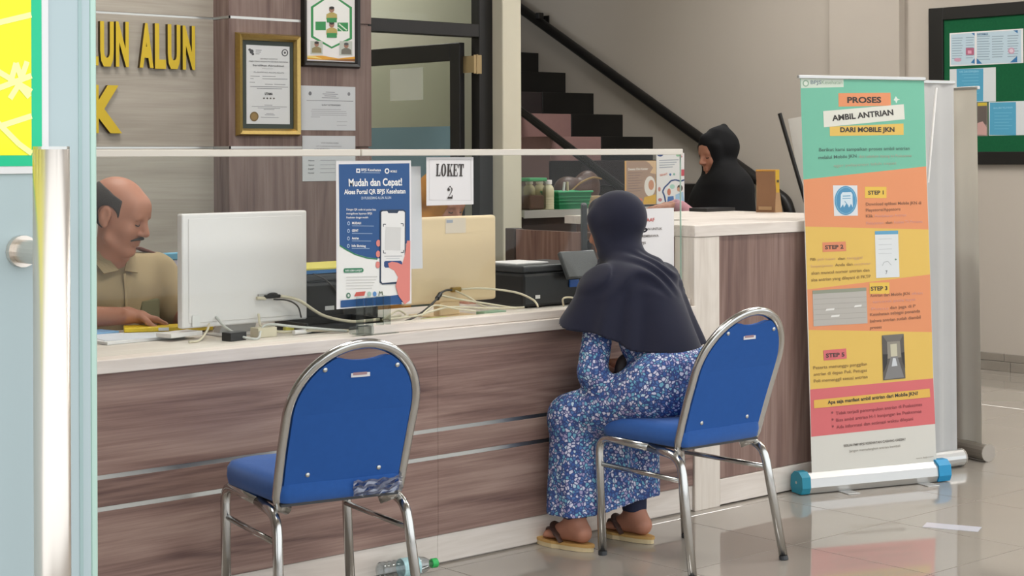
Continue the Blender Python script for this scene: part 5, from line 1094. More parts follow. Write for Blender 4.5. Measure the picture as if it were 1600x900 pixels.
# cardboard holder on the rear worktop
cb = thing('cardboard_holder', 'brown cardboard holder with yellow trim on the high counter', 'holder', (6.585, 5.53, 1.1505), R(-73))
M_card = mat('cardboard', '#8a6548', 0.8, noise=0.06, nscale=30); M_card2 = mat('cardboard_light', '#b3906a', 0.8)
bm = B(); prism(bm, [(-0.055, 0.0), (-0.048, 0.11), (-0.056, 0.205), (0.045, 0.205), (0.053, 0.11), (0.045, 0.0)], 'y', -0.002, 0.0015); obj('front_flap', bm, M_card, cb)
bm = B(); prism(bm, [(0.0, 0.0), (0.0, 0.205), (0.05, 0.205), (0.05, 0.11), (0.088, 0.0)], 'x', 0.0465, 0.050); obj('side_flap', bm, M_card2, cb)
bm = B(); prism(bm, [(0.0, 0.0), (0.0, 0.205), (0.05, 0.205), (0.05, 0.11), (0.088, 0.0)], 'x', -0.053, -0.0495); obj('side_flap', bm, M_card2, cb)
bm = B(); box(bm, -0.055, 0.05, -0.004, 0.052, 0.2055, 0.215, 0.002); obj('yellow_lid', bm, mat('amber_card', '#c08a35', 0.6), cb)
bm = B(); prism(bm, [(0.002, 0.10), (-0.002, 0.213), (0.045, 0.213), (0.045, 0.10)], 'x', 0.0503, 0.0515); obj('yellow_print', bm, mat('print_yellow', '#d3aa2c', 0.6), cb)
bm = B(); prism(bm, [(0.01, 0.150), (0.01, 0.163), (0.038, 0.163), (0.038, 0.150)], 'x', 0.0518, 0.0525); obj('dark_print', bm, mat('print_dark', '#4b4430', 0.6), cb)
bm = B(); box(bm, -0.04, 0.03, -0.006, -0.0025, 0.012, 0.03, 0.001); obj('lower_lip', bm, M_card2, cb)
slab('black_keyboard', 'black keyboard at far edge of rear worktop before the woman in black', 'keyboard', 6.55, 5.86, 0.22, 0.12, 1.1505, 0.018, 0, M_black)

# ------------------------------------------------------------------ on the floor
bo = thing('water_bottle', 'empty plastic water bottle with green cap lying by the kick board', 'bottle', (3.46, 4.605, 0.036), R(-8))
Mb = Matrix.Rotation(R(90), 4, 'Y'); prof = [(0.02, 0.0), (0.031, 0.004), (0.032, 0.02)]
for k in range(3): prof += [(0.032, 0.025+k*0.02), (0.030, 0.03+k*0.02), (0.032, 0.036+k*0.02)]
prof += [(0.032, 0.10), (0.0325, 0.15), (0.028, 0.175), (0.016, 0.198), (0.0135, 0.205), (0.0135, 0.214)]
bm = B(); lathe(bm, prof, 24, Mb); obj('bottle_body', bm, glass('bottle_plastic', (0.80, 0.84, 0.86, 1), 2.2), bo, smooth=True)
bm = B(); lathe(bm, [(0.0328, 0.085), (0.0334, 0.087), (0.0334, 0.148), (0.0328, 0.15)], 24, Mb); obj('label_band', bm, mat('bottle_label', '#a9cfe0', 0.5, noise=0.6, nscale=45), bo)
bm = B(); lathe(bm, [(0.0155, 0.2055), (0.0165, 0.207), (0.0165, 0.226), (0.014, 0.229)], 20, Mb); obj('cap', bm, mat('bright_green_cap', '#2fb45a', 0.4), bo)
bm = B(); box(bm, -0.105, 0.105, -0.045, 0.045, 0, 0.0008); o = obj('floor_slip', bm, mat('pale_slip', '#c5c6cf', 0.3)); o.location = (5.61, 3.79, 0.0004); o.rotation_euler[2] = R(-66); tag(o, 'pale paper strip lying on the glossy floor right of the banner', 'paper')

# ------------------------------------------------------------------ people
def head_prims(c, yaw=0, pitch=0, roll=0, s=1.0, ears=True, k=0.018):
    """head with face, about 0.23 m high, looking along +y of its frame; c is the middle between the ears"""
    M = frame(c, yaw, pitch, roll) @ np.diag([s, s, s, 1.0])
    P = [ell((0, -0.018, 0.035), (0.076, 0.096, 0.084), k, M), ell((0, 0.028, -0.035), (0.060, 0.064, 0.078), 0.03, M), ell((0, 0.062, 0.035), (0.056, 0.030, 0.045), 0.03, M),
         ell((0, 0.070, -0.098), (0.026, 0.022, 0.019), 0.02, M), cap((-0.052, 0.01, -0.075), (0, 0.06, -0.102), 0.014, 0.016, 0.02, M), cap((0.052, 0.01, -0.075), (0, 0.06, -0.102), 0.014, 0.016, 0.02, M),
         cap((-0.04, 0.078, 0.020), (0.04, 0.078, 0.020), 0.010, 0.010, 0.012, M)]
    for q in (-1, 1):
        P += [ell((q*0.040, 0.060, -0.028), (0.024, 0.024, 0.024), 0.02, M), ell((q*0.031, 0.094, 0.003), (0.017, 0.014, 0.011), 0.010, M, True), ell((q*0.031, 0.074, 0.002), (0.0145, 0.0135, 0.012), 0.004, M)]
        if ears: P += [ell((q*0.079, -0.012, -0.004), (0.009, 0.021, 0.034), 0.006, M), ell((q*0.089, -0.008, 0.002), (0.007, 0.011, 0.018), 0.004, M, True), ell((q*0.077, -0.004, -0.030), (0.009, 0.011, 0.012), 0.006, M)]
    P += [cap((0, 0.088, 0.014), (0, 0.108, -0.026), 0.0075, 0.0125, 0.010, M), ell((0.012, 0.098, -0.032), (0.008, 0.010, 0.007), 0.007, M), ell((-0.012, 0.098, -0.032), (0.008, 0.010, 0.007), 0.007, M),
          cap((-0.019, 0.086, -0.060), (0.019, 0.086, -0.060), 0.0055, 0.0055, 0.006, M), cap((0, 0.090, -0.0595), (0, 0.0905, -0.0595), 0.006, 0.006, 0.006, M), cap((-0.015, 0.087, -0.0715), (0.015, 0.087, -0.0715), 0.0062, 0.0062, 0.006, M),
          cap((-0.020, 0.096, -0.0658), (0.020, 0.096, -0.0658), 0.0016, 0.0016, 0.003, M, True)]
    return P, M
def hand_prims(wrist, dirv, palm_n, side, curl=0.5, spread=0.06, s=1.0):
    """palm with four fingers and a thumb; dirv = direction of the fingers, palm_n = where the palm faces, side = +1 when the thumb is on dirv x palm_n"""
    w = Vector(wrist); d = Vector(dirv).normalized(); n = Vector(palm_n); n = (n-d*n.dot(d)).normalized(); t = d.cross(n)*side
    P = [cap(w-d*0.01, w+d*0.03, 0.022*s, 0.024*s, 0.02), cap(w+d*0.035+t*0.018, w+d*0.082*s+t*0.028, 0.015*s, 0.0125*s, 0.012), cap(w+d*0.035-t*0.018, w+d*0.078*s-t*0.026, 0.015*s, 0.0115*s, 0.012), cap(w+d*0.03, w+d*0.085*s, 0.017*s, 0.013*s, 0.012)]
    for i, (off, ln, r) in enumerate(((0.0325, 0.072, 0.0088), (0.011, 0.080, 0.0092), (-0.0115, 0.074, 0.0088), (-0.033, 0.058, 0.0078))):
        p = w+d*(0.085 if i < 3 else 0.077)*s+t*off*s; dd = (d+t*off*spread*20).normalized()
        for j, f in enumerate((0.42, 0.32, 0.26)):
            a = curl*(0.45+0.75*j); e = (dd*math.cos(a)+n*math.sin(a)); q = p+e*ln*f*s
            P.append(cap(p, q, r*s*(1-0.07*j), r*s*(0.95-0.09*j), 0.004)); p = q
    p = w+d*0.028*s+t*0.022*s
    for e, ln, r in (((d*0.55+t*0.75+n*0.35), 0.042, 0.0115), ((d*0.85+t*0.35+n*0.45), 0.032, 0.0098), ((d*0.95+t*0.1+n*0.45), 0.026, 0.0088)):
        e = e.normalized(); q = p+e*ln*s; P.append(cap(p, q, r*s, r*s*0.92, 0.006)); p = q
    return P
def foot_prims(ankle, dirv, s=1.0):
    """foot resting on z = ankle.z-0.075"""
    a = Vector(ankle); d = Vector(dirv).normalized(); t = Vector((d.y, -d.x, 0)); z = Vector((0, 0, -1))
    P = [cap(a, a+z*0.035-d*0.02, 0.036*s, 0.034*s, 0.02), cap(a+z*0.045-d*0.028, a+z*0.052+d*0.06, 0.030*s, 0.026*s, 0.02), cap(a+z*0.02+d*0.02, a+z*0.058+d*0.12, 0.030*s, 0.018*s, 0.025),
         cap(a+z*0.058+d*0.10+t*0.02, a+z*0.060+d*0.13+t*0.02, 0.017, 0.014, 0.015), cap(a+z*0.058+d*0.10-t*0.02, a+z*0.060+d*0.12-t*0.022, 0.016, 0.013, 0.015)]
    for i, off in enumerate((0.030, 0.013, -0.002, -0.016, -0.030)):
        P.append(cap(a+z*0.062+d*(0.130-abs(i-1)*0.006)+t*off, a+z*0.066+d*(0.165-i*0.009)+t*off, 0.0095 if i == 0 else 0.0078, 0.0085 if i == 0 else 0.0068, 0.004))
    return P

# ---- woman in the blue patterned dress on the right chair; she faces the counter (+y)
def dress_mat():
    m = bpy.data.materials.new('blue_patterned_cloth'); m.use_nodes = True; nt = m.node_tree; b = nt.nodes['Principled BSDF']; L = nt.links.new
    tc = nt.nodes.new('ShaderNodeTexCoord'); n = nt.nodes.new('ShaderNodeTexNoise'); n.inputs['Scale'].default_value = 40; L(tc.outputs['Object'], n.inputs['Vector'])
    ad = nt.nodes.new('ShaderNodeVectorMath'); ad.operation = 'MULTIPLY_ADD'; ad.inputs[1].default_value = (0.012, 0.012, 0.012); L(n.outputs['Color'], ad.inputs[0]); L(tc.outputs['Object'], ad.inputs[2])
    v = nt.nodes.new('ShaderNodeTexVoronoi'); v.inputs['Scale'].default_value = 84; L(ad.outputs[0], v.inputs['Vector'])
    v2 = nt.nodes.new('ShaderNodeTexVoronoi'); v2.feature = 'DISTANCE_TO_EDGE'; v2.inputs['Scale'].default_value = 84; L(ad.outputs[0], v2.inputs['Vector'])
    sp = nt.nodes.new('ShaderNodeSeparateColor'); L(v.outputs['Color'], sp.inputs[0])
    r1 = nt.nodes.new('ShaderNodeValToRGB'); r1.color_ramp.interpolation = 'CONSTANT'; e = r1.color_ramp.elements
    e[0].position = 0; e[0].color = rgb('#5577ab'); e[1].position = 0.24; e[1].color = rgb('#d3d2e2')
    for p_, c in ((0.50, '#74aec6'), (0.68, '#a39cc0'), (0.80, '#42609c'), (0.90, '#bcd2de')):
        k_ = e.new(p_); k_.color = rgb(c)
    L(sp.outputs[0], r1.inputs['Fac'])
    r2 = nt.nodes.new('ShaderNodeValToRGB'); r2.color_ramp.elements[0].position = 0.07; r2.color_ramp.elements[1].position = 0.17; L(v2.outputs['Distance'], r2.inputs['Fac'])
    mx = nt.nodes.new('ShaderNodeMix'); mx.data_type = 'RGBA'; mx.inputs['A'].default_value = rgb('#3d4a7c'); L(r1.outputs['Color'], mx.inputs['B']); L(r2.outputs['Color'], mx.inputs['Factor'])
    L(mx.outputs['Result'], b.inputs['Base Color']); b.inputs['Roughness'].default_value = 0.8; b.inputs['Specular IOR Level'].default_value = 0.2
    return m
M_navy = mat('navy_jersey', '#1d1e2f', 0.85, spec=0.25, noise=0.06, nscale=50, sheen=0.15)
w1 = thing('person', 'seated woman in navy hijab and blue patterned dress, seen from behind', 'person', (4.50, 4.0, 0))
hp, HM = head_prims((0.015, 0.53, 1.170), yaw=R(14), pitch=R(-14), ears=False)
LK, RK = (-0.20, 0.555, 0.475), (0.13, 0.56, 0.47)
body = hp+[cap((0.01, 0.47, 1.06), (0.012, 0.51, 1.13), 0.052, 0.05, 0.03), ell((0.01, 0.22, 0.62), (0.155, 0.115, 0.11), 0.05), ell((0.01, 0.335, 0.80), (0.125, 0.075, 0.15), 0.05), ell((0.01, 0.405, 0.92), (0.125, 0.07, 0.10), 0.04),
    cap((-0.12, 0.43, 0.965), (0.14, 0.43, 0.965), 0.042, 0.042, 0.04),
    cap((-0.135, 0.43, 0.935), (-0.205, 0.42, 0.665), 0.038, 0.034, 0.03), cap((-0.205, 0.42, 0.665), (-0.09, 0.50, 0.645), 0.034, 0.024, 0.015), cap((0.155, 0.43, 0.935), (0.205, 0.43, 0.70), 0.038, 0.034, 0.03), cap((0.215, 0.43, 0.70), (0.15, 0.55, 0.66), 0.034, 0.024, 0.015),
    cap((-0.09, 0.24, 0.58), LK, 0.075, 0.052, 0.04), cap(LK, (-0.205, 0.525, 0.11), 0.050, 0.034, 0.02), cap((0.10, 0.24, 0.58), RK, 0.075, 0.052, 0.04), cap(RK, (0.05, 0.475, 0.11), 0.050, 0.034, 0.02)]
body += hand_prims((-0.075, 0.505, 0.64), (0.9, 0.35, -0.1), (0, 0.1, -1), 1, 0.4)+hand_prims((0.14, 0.56, 0.655), (-0.8, 0.5, -0.1), (0, 0.1, -1), -1, 0.4)
FL, FR = Vector((-0.215, 0.50, 0.105)), Vector((0.045, 0.445, 0.105)); DL, DR = Vector((-0.15, 1, 0)), Vector((-0.10, 1, 0))
body += foot_prims(FL, DL)+foot_prims(FR, DR)
sdf_obj('body', body, 0.0052, M_skin, w1)
def dress_post(D, X, Y, Z):
    fold = 0.006*np.sin(26*X+9*np.sin(7*Y)+3*Z)*np.clip((0.50-Z)/0.3, 0, 1)+0.004*np.sin(38*Z+22*Y+10*X)*np.clip(1-abs(Z-0.6)/0.14, 0, 1)
    return np.maximum(D+fold, 0.150-Z+0.02*np.sin(9*X+1.0))
dress = [ell((0.01, 0.215, 0.635), (0.195, 0.145, 0.135), 0.06), ell((0.01, 0.325, 0.80), (0.155, 0.105, 0.16), 0.06), ell((0.01, 0.40, 0.92), (0.15, 0.092, 0.11), 0.05), ell((0.0, 0.26, 0.575), (0.20, 0.17, 0.075), 0.05),
    cap((-0.145, 0.43, 0.93), (-0.21, 0.42, 0.66), 0.054, 0.056, 0.025), cap((-0.21, 0.42, 0.655), (-0.13, 0.475, 0.645), 0.056, 0.046, 0.012), cap((0.165, 0.43, 0.93), (0.22, 0.43, 0.71), 0.054, 0.055, 0.025), cap((0.22, 0.43, 0.71), (0.17, 0.53, 0.665), 0.055, 0.045, 0.012),
    cap((-0.10, 0.24, 0.585), (LK[0], LK[1]-0.015, LK[2]+0.005), 0.105, 0.084, 0.05), cap((0.10, 0.24, 0.585), (RK[0], RK[1]-0.015, RK[2]), 0.105, 0.084, 0.05), cap((-0.03, 0.30, 0.56), (-0.03, 0.53, 0.475), 0.10, 0.075, 0.06),
    cap((LK[0]+0.005, 0.535, 0.47), (-0.20, 0.515, 0.09), 0.086, 0.108, 0.04), cap((-0.05, 0.51, 0.44), (-0.08, 0.465, 0.09), 0.085, 0.095, 0.07), cap((RK[0], 0.53, 0.46), (0.05, 0.44, 0.09), 0.080, 0.082, 0.06)]
sdf_obj('dress', dress, 0.0062, dress_mat(), w1, dress_post, 'blue dress with small white, teal and violet flecks')
M_navy2 = mat('navy_legging', '#20233c', 0.85)
bm = B()
leg = [cap(FL+Vector((0.005, 0.015, 0.02)), FL+Vector((0.005, 0.018, 0.08)), 0.046, 0.048, 0.01), cap(FR+Vector((0.0, 0.015, 0.02)), FR+Vector((0.005, 0.02, 0.09)), 0.046, 0.048, 0.01)]
for pq, cut in ((leg[0], 0.118), (leg[1], 0.118)): sdf_obj('legging', [pq], 0.006, M_navy2, w1, lambda D, X, Y, Z: np.maximum(D, 0.112-Z))
def hijab_post(D, X, Y, Z):
    ang = np.arctan2(X-0.01, Y-0.42); low = np.clip((1.02-Z)/0.25, 0, 1)
    f = 0.010*low*np.sin(9*ang+2.5*np.sin(3*ang)+2*Z)+0.009*np.clip(1-abs(Z-1.01)/0.09, 0, 1)*np.sin(75*Z+18*X+6*np.sin(20*X)+14*Y)+0.003*np.sin(38*Z-25*X)*np.clip(1-abs(Z-0.94)/0.1, 0, 1)
    hem = 0.742+0.28*np.clip(Y-0.26, -0.2, 0.4)-0.06*np.clip(X-0.05, -0.3, 0.3)+0.012*np.sin(6*ang)
    return np.maximum(D+f, hem-Z)
HMr = HM
hij = [ell((0, -0.022, 0.030), (0.097, 0.116, 0.106), 0.02, HM), cap((-0.058, 0.035, 0.045), (-0.055, 0.02, -0.075), 0.034, 0.034, 0.02, HM), cap((0.058, 0.035, 0.045), (0.055, 0.02, -0.075), 0.034, 0.034, 0.02, HM), cap((0, 0.055, 0.088), (0, 0.05, 0.085), 0.03, 0.03, 0.03, HM), cap((0, 0.03, -0.115), (0, 0.07, -0.135), 0.04, 0.04, 0.03, HM),
    cap((0.012, 0.50, 1.11), (0.012, 0.455, 1.02), 0.076, 0.086, 0.035), cap((-0.105, 0.43, 0.962), (0.125, 0.43, 0.962), 0.055, 0.055, 0.05), ell((0.012, 0.415, 0.94), (0.18, 0.125, 0.10), 0.06),
    cap((-0.08, 0.42, 0.93), (-0.135, 0.41, 0.72), 0.115, 0.145, 0.05), cap((0.08, 0.41, 0.93), (0.135, 0.36, 0.68), 0.115, 0.145, 0.05), cap((0.01, 0.37, 0.93), (0.0, 0.30, 0.68), 0.125, 0.175, 0.05),
    cap((-0.12, 0.45, 0.90), (-0.175, 0.49, 0.76), 0.105, 0.118, 0.05), cap((0.12, 0.45, 0.90), (0.165, 0.48, 0.76), 0.105, 0.115, 0.05)]
hij += [ell((0, 0.098, -0.02), (0.052, 0.06, 0.068), 0.008, HM, True)]
sdf_obj('hijab', hij, 0.006, M_navy, w1, hijab_post, 'long navy hijab covering head and shoulders')
bm = B(); tube(bm, spline([(0.085, 0.455, 1.158), (0.097, 0.448, 1.166), (0.103, 0.447, 1.160), (0.095, 0.452, 1.154), (0.088, 0.457, 1.155)]), 0.0028, 8); obj('hijab_tie', bm, M_navy, w1, smooth=True)
# sandals
M_sole = mat('tan_sole', '#c49a5a', 0.7); M_sole2 = mat('pale_midsole', '#d9c49a', 0.7); M_strap = mat('brown_strap', '#49332b', 0.55)
def sandal(F, d):
    d = d.normalized(); t = Vector((d.y, -d.x, 0)); o2 = Vector((F.x, F.y, 0)); out = []
    for k in range(28):
        a = 2*math.pi*k/28; u = math.cos(a); v = math.sin(a); ln = 0.055+0.13*u; wd = (0.046 if u > 0 else 0.038)*v
        out.append(o2+d*ln+t*wd)
    bm = B(); prism(bm, [(p.x, p.y) for p in out], 'z', 0.001, 0.017); s_ = obj('sandal_sole', bm, M_sole2, w1)
    c_ = o2+d*0.055
    bm = B(); prism(bm, [(c_.x+(p.x-c_.x)*1.03, c_.y+(p.y-c_.y)*1.03) for p in out], 'z', 0.0172, 0.027); obj('footbed', bm, M_sole, s_)
    for sg in (-1, 1):
        bm = B(); tube(bm, spline([o2+d*0.135+Vector((0, 0, 0.030)), o2+d*0.115+t*sg*0.018+Vector((0, 0, 0.067)), o2+d*0.075+t*sg*0.038+Vector((0, 0, 0.062)), o2+d*0.04+t*sg*0.043+Vector((0, 0, 0.028))]), 0.011, 10, flat=0.005); obj('sandal_strap', bm, M_strap, s_)
    bm = B(); tube(bm, spline([o2+d*0.06-t*0.042+Vector((0, 0, 0.05)), o2+d*0.095-t*0.02+Vector((0, 0, 0.075)), o2+d*0.10+Vector((0, 0, 0.083)), o2+d*0.095+t*0.02+Vector((0, 0, 0.075)), o2+d*0.06+t*0.042+Vector((0, 0, 0.05))]), 0.013, 10, flat=0.005); obj('instep_strap', bm, M_strap, s_)
sandal(FL, DL); sandal(FR, DR)
hb = thing('handbag', 'small dark brown handbag on the lap of the woman in blue', 'bag', (4.42, 4.45, 0.60))
sdf_obj('bag_body', [ell((-0.015, -0.085, 0.055), (0.05, 0.03, 0.065), 0.02), ell((0.0, -0.07, 0.03), (0.05, 0.035, 0.04), 0.02)], 0.006, mat('dark_brown_bag', '#2c211f', 0.6), hb)

# ---- man at the desk; faces the counter (-y), head turned towards the computer
mn = thing('person', 'seated man in khaki uniform shirt behind the counter, nearly bald with moustache', 'person', (2.965, 5.62, 0), R(180))
hp, HM = head_prims((0.03, 0.195, 1.238), yaw=R(36), pitch=R(-20), s=1.09)
mbody = hp+[cap((0.02, 0.10, 1.04), (0.028, 0.165, 1.17), 0.066, 0.062, 0.03), ell((0, 0.0, 0.58), (0.18, 0.14, 0.12), 0.05), ell((0, 0.04, 0.78), (0.17, 0.13, 0.18), 0.06), ell((0, 0.06, 0.95), (0.185, 0.12, 0.13), 0.05), cap((-0.16, 0.06, 1.03), (0.16, 0.06, 1.03), 0.055, 0.055, 0.05),
    cap((-0.205, 0.06, 1.015), (-0.245, 0.14, 0.86), 0.052, 0.045, 0.03), cap((-0.245, 0.14, 0.86), (-0.235, 0.36, 0.868), 0.042, 0.03, 0.012), cap((0.205, 0.06, 1.015), (0.26, 0.15, 0.885), 0.052, 0.045, 0.03), cap((0.26, 0.15, 0.885), (0.075, 0.325, 0.892), 0.043, 0.030, 0.012),
    cap((-0.09, 0.02, 0.54), (-0.12, 0.42, 0.53), 0.08, 0.055, 0.04), cap((-0.12, 0.42, 0.53), (-0.12, 0.40, 0.10), 0.052, 0.036, 0.02), cap((0.09, 0.02, 0.54), (0.12, 0.42, 0.53), 0.08, 0.055, 0.04), cap((0.12, 0.42, 0.53), (0.12, 0.40, 0.10), 0.052, 0.036, 0.02)]
mbody += hand_prims((0.06, 0.34, 0.893), (-0.86, 0.42, -0.22), (0.1, 0.1, -1), -1, 0.62)+hand_prims((-0.235, 0.38, 0.868), (0.1, 1, -0.1), (0, 0, -1), 1, 0.35)
mbody += foot_prims((-0.12, 0.385, 0.095), (0, 1, 0))+foot_prims((0.12, 0.385, 0.095), (0, 1, 0))
sdf_obj('body', mbody, 0.0046, M_skin, mn)
M_khaki = mat('khaki_cloth', '#a3906f', 0.85, spec=0.2, noise=0.05, nscale=40); M_olive = mat('olive_cloth', '#6d6a4e', 0.85)
def shirt_post(D, X, Y, Z):
    f = 0.004*np.sin(30*Z+20*X+5*np.sin(14*X))*np.clip(1-abs(Z-0.86)/0.2, 0, 1)+0.0035*np.sin(44*X+10*Z)*np.clip((Y-0.08)/0.08, 0, 1)
    return np.maximum(D+f, 0.56-Z)
shirt = [ell((0, 0.0, 0.60), (0.20, 0.16, 0.12), 0.05), ell((0, 0.045, 0.78), (0.19, 0.150, 0.19), 0.06), ell((0, 0.062, 0.95), (0.20, 0.137, 0.135), 0.05), cap((-0.16, 0.06, 1.03), (0.16, 0.06, 1.03), 0.069, 0.069, 0.05), cap((0.015, 0.085, 1.03), (0.02, 0.11, 1.09), 0.085, 0.070, 0.03),
    cap((-0.205, 0.06, 1.015), (-0.24, 0.125, 0.89), 0.068, 0.070, 0.03), cap((0.205, 0.06, 1.015), (0.25, 0.13, 0.905), 0.068, 0.072, 0.03)]
shirt_o = sdf_obj('shirt', shirt, 0.006, M_khaki, mn, lambda D, X, Y, Z: np.maximum(np.maximum(shirt_post(D, X, Y, Z), Z-(1.092-0.30*np.clip(Y-0.08, 0, 0.2))), -(np.sqrt((X-0.023)**2+(Y-0.135)**2+((Z-1.12)*0.7)**2)-0.062)), 'khaki short-sleeved uniform shirt')
sdf_obj('trousers', [ell((0, 0.0, 0.58), (0.195, 0.155, 0.125), 0.05), cap((-0.09, 0.02, 0.54), (-0.12, 0.42, 0.53), 0.09, 0.068, 0.04), cap((-0.12, 0.42, 0.53), (-0.12, 0.40, 0.12), 0.064, 0.06, 0.02), cap((0.09, 0.02, 0.54), (0.12, 0.42, 0.53), 0.09, 0.068, 0.04), cap((0.12, 0.42, 0.53), (0.12, 0.40, 0.12), 0.064, 0.06, 0.02)], 0.009, mat('dark_khaki_trousers', '#6b5d45', 0.85), mn, lambda D, X, Y, Z: np.maximum(np.maximum(D, Z-0.60), 0.10-Z))
# collar, placket, pocket, epaulette
for sg in (-1, 1):
    bm = B(); q = [(0.022+sg*0.012, 0.196, 1.040), (0.022+sg*0.068, 0.190, 1.030), (0.022+sg*0.092, 0.125, 1.098), (0.022+sg*0.058, 0.150, 1.112)]
    v = [bm.verts.new(p) for p in q]; bm.faces.new(v); bmesh.ops.subdivide_edges(bm, edges=bm.edges[:], cuts=3, use_grid_fill=True); bmesh.ops.solidify(bm, geom=bm.faces[:], thickness=0.005); bmesh.ops.recalc_face_normals(bm, faces=bm.faces); obj('collar_flap', bm, M_khaki, mn)
bm = B(); tube(bm, spline([(0.012, 0.197, 1.03), (0.008, 0.200, 0.95), (0.004, 0.200, 0.86), (0.0, 0.196, 0.74)]), 0.012, 8, flat=0.004); obj('button_placket', bm, M_khaki, mn)
bm = B(); box(bm, -0.145, -0.055, 0.164, 0.182, 0.83, 0.93, 0.006, 2, Matrix.Translation((-0.1, 0.173, 0.88)) @ Matrix.Rotation(R(14), 4, 'Z') @ Matrix.Translation((0.1, -0.173, -0.88))); obj('breast_pocket', bm, M_olive, mn, label='olive breast pocket')
bm = B(); box(bm, -0.055, 0.055, -0.024, 0.024, -0.004, 0.006, 0.003, 1, Matrix.Translation((-0.165, 0.06, 1.091)) @ Matrix.Rotation(R(-20), 4, 'Y')); obj('epaulette', bm, mat('maroon_epaulette', '#6b4038', 0.7), mn, label='maroon epaulette')
# hair fringe round the bald crown, moustache, brows
M_hair = mat('grey_black_hair', '#3a332f', 0.8, noise=0.3, nscale=120, bump=0.4, bscale=300)
sdf_obj('hair', [ell((0, -0.021, 0.030), (0.0815, 0.1, 0.083), 0.01, HM)], 0.004, M_hair, mn, lambda D, X, Y, Z: hair_cut(D, X, Y, Z)) if False else None
def to_local(M, X, Y, Z):
    I = np.linalg.inv(M); return tuple(I[i, 0]*X+I[i, 1]*Y+I[i, 2]*Z+I[i, 3] for i in range(3))
def hair_cut(D, X, Y, Z):
    x, y, z = to_local(HM, X, Y, Z)
    D = np.maximum(D, z-(0.080-0.50*np.clip(y+0.03, 0, 1)+0.004*np.sin(60*y))); D = np.maximum(D, y-0.030-0.10*np.clip(-z, -0.05, 0.05)); D = np.maximum(D, -(z+0.045+0.9*np.clip(y+0.035, -0.02, 1)))
    return np.maximum(D, -(np.sqrt((y+0.010)**2+(z+0.006)**2)-0.036))
sdf_obj('hair', [ell((0, -0.021, 0.030), (0.0825, 0.1005, 0.083), 0.01, HM), ell((0, -0.05, -0.01), (0.072, 0.072, 0.06), 0.01, HM)], 0.0042, M_hair, mn, hair_cut, 'short greying black hair round the bald crown')
Mh = Matrix([list(r_) for r_ in HM])
for sg in (-1, 1):
    bm = B(); tube(bm, spline([Mh @ Vector(p) for p in ((0.0, 0.099, -0.046), (sg*0.012, 0.098, -0.047), (sg*0.024, 0.091, -0.052), (sg*0.033, 0.080, -0.060))]), [0.0055]*9+[0.0055-0.00022*i for i in range(16)], 8); obj('moustache_half', bm, M_hair, mn, smooth=True)
    bm = B(); tube(bm, spline([Mh @ Vector(p) for p in ((sg*0.014, 0.088, 0.021), (sg*0.030, 0.086, 0.026), (sg*0.047, 0.074, 0.020))]), 0.003, 6); obj('eyebrow', bm, M_hair, mn, smooth=True)
    bm = B(); tube(bm, spline([Mh @ Vector(p) for p in ((sg*0.019, 0.085, -0.003), (sg*0.031, 0.0885, -0.006), (sg*0.043, 0.081, -0.003))]), 0.0018, 6); obj('eye_line', bm, mat('eye_dark', '#2d2019', 0.5), mn, smooth=True)
def office_chair(x, y, rz, label):
    t = thing('office_chair', label, 'chair', (x, y, 0), rz, group='staff chairs behind the counter')
    bm = B(); box(bm, -0.23, 0.23, -0.20, 0.24, 0.405, 0.445, 0.02, 2); obj('seat', bm, M_black, t)
    bm = B(); box(bm, -0.21, 0.21, -0.30, -0.26, 0.55, 0.90, 0.018, 2); obj('backrest', bm, M_black, t)
    bm = B(); box(bm, -0.03, 0.03, -0.262, -0.205, 0.40, 0.60, 0.008); obj('back_bar', bm, M_darkgrey, t)
    bm = B(); tube(bm, [(0, 0, 0.06), (0, 0, 0.404)], 0.025, 12); obj('gas_column', bm, M_darkgrey, t)
    for k in range(5):
        a = 2*math.pi*k/5; bm = B(); tube(bm, [(0, 0, 0.075), (0.27*math.cos(a), 0.27*math.sin(a), 0.055)], 0.018, 8); l_ = obj('base_arm', bm, M_darkgrey, t)
        bm = B(); sphere(bm, (0.27*math.cos(a), 0.27*math.sin(a), 0.026), 0.026, 10); obj('castor', bm, M_black, l_)
    return t
office_chair(2.965, 5.66, R(180), 'black office chair under the man in khaki')

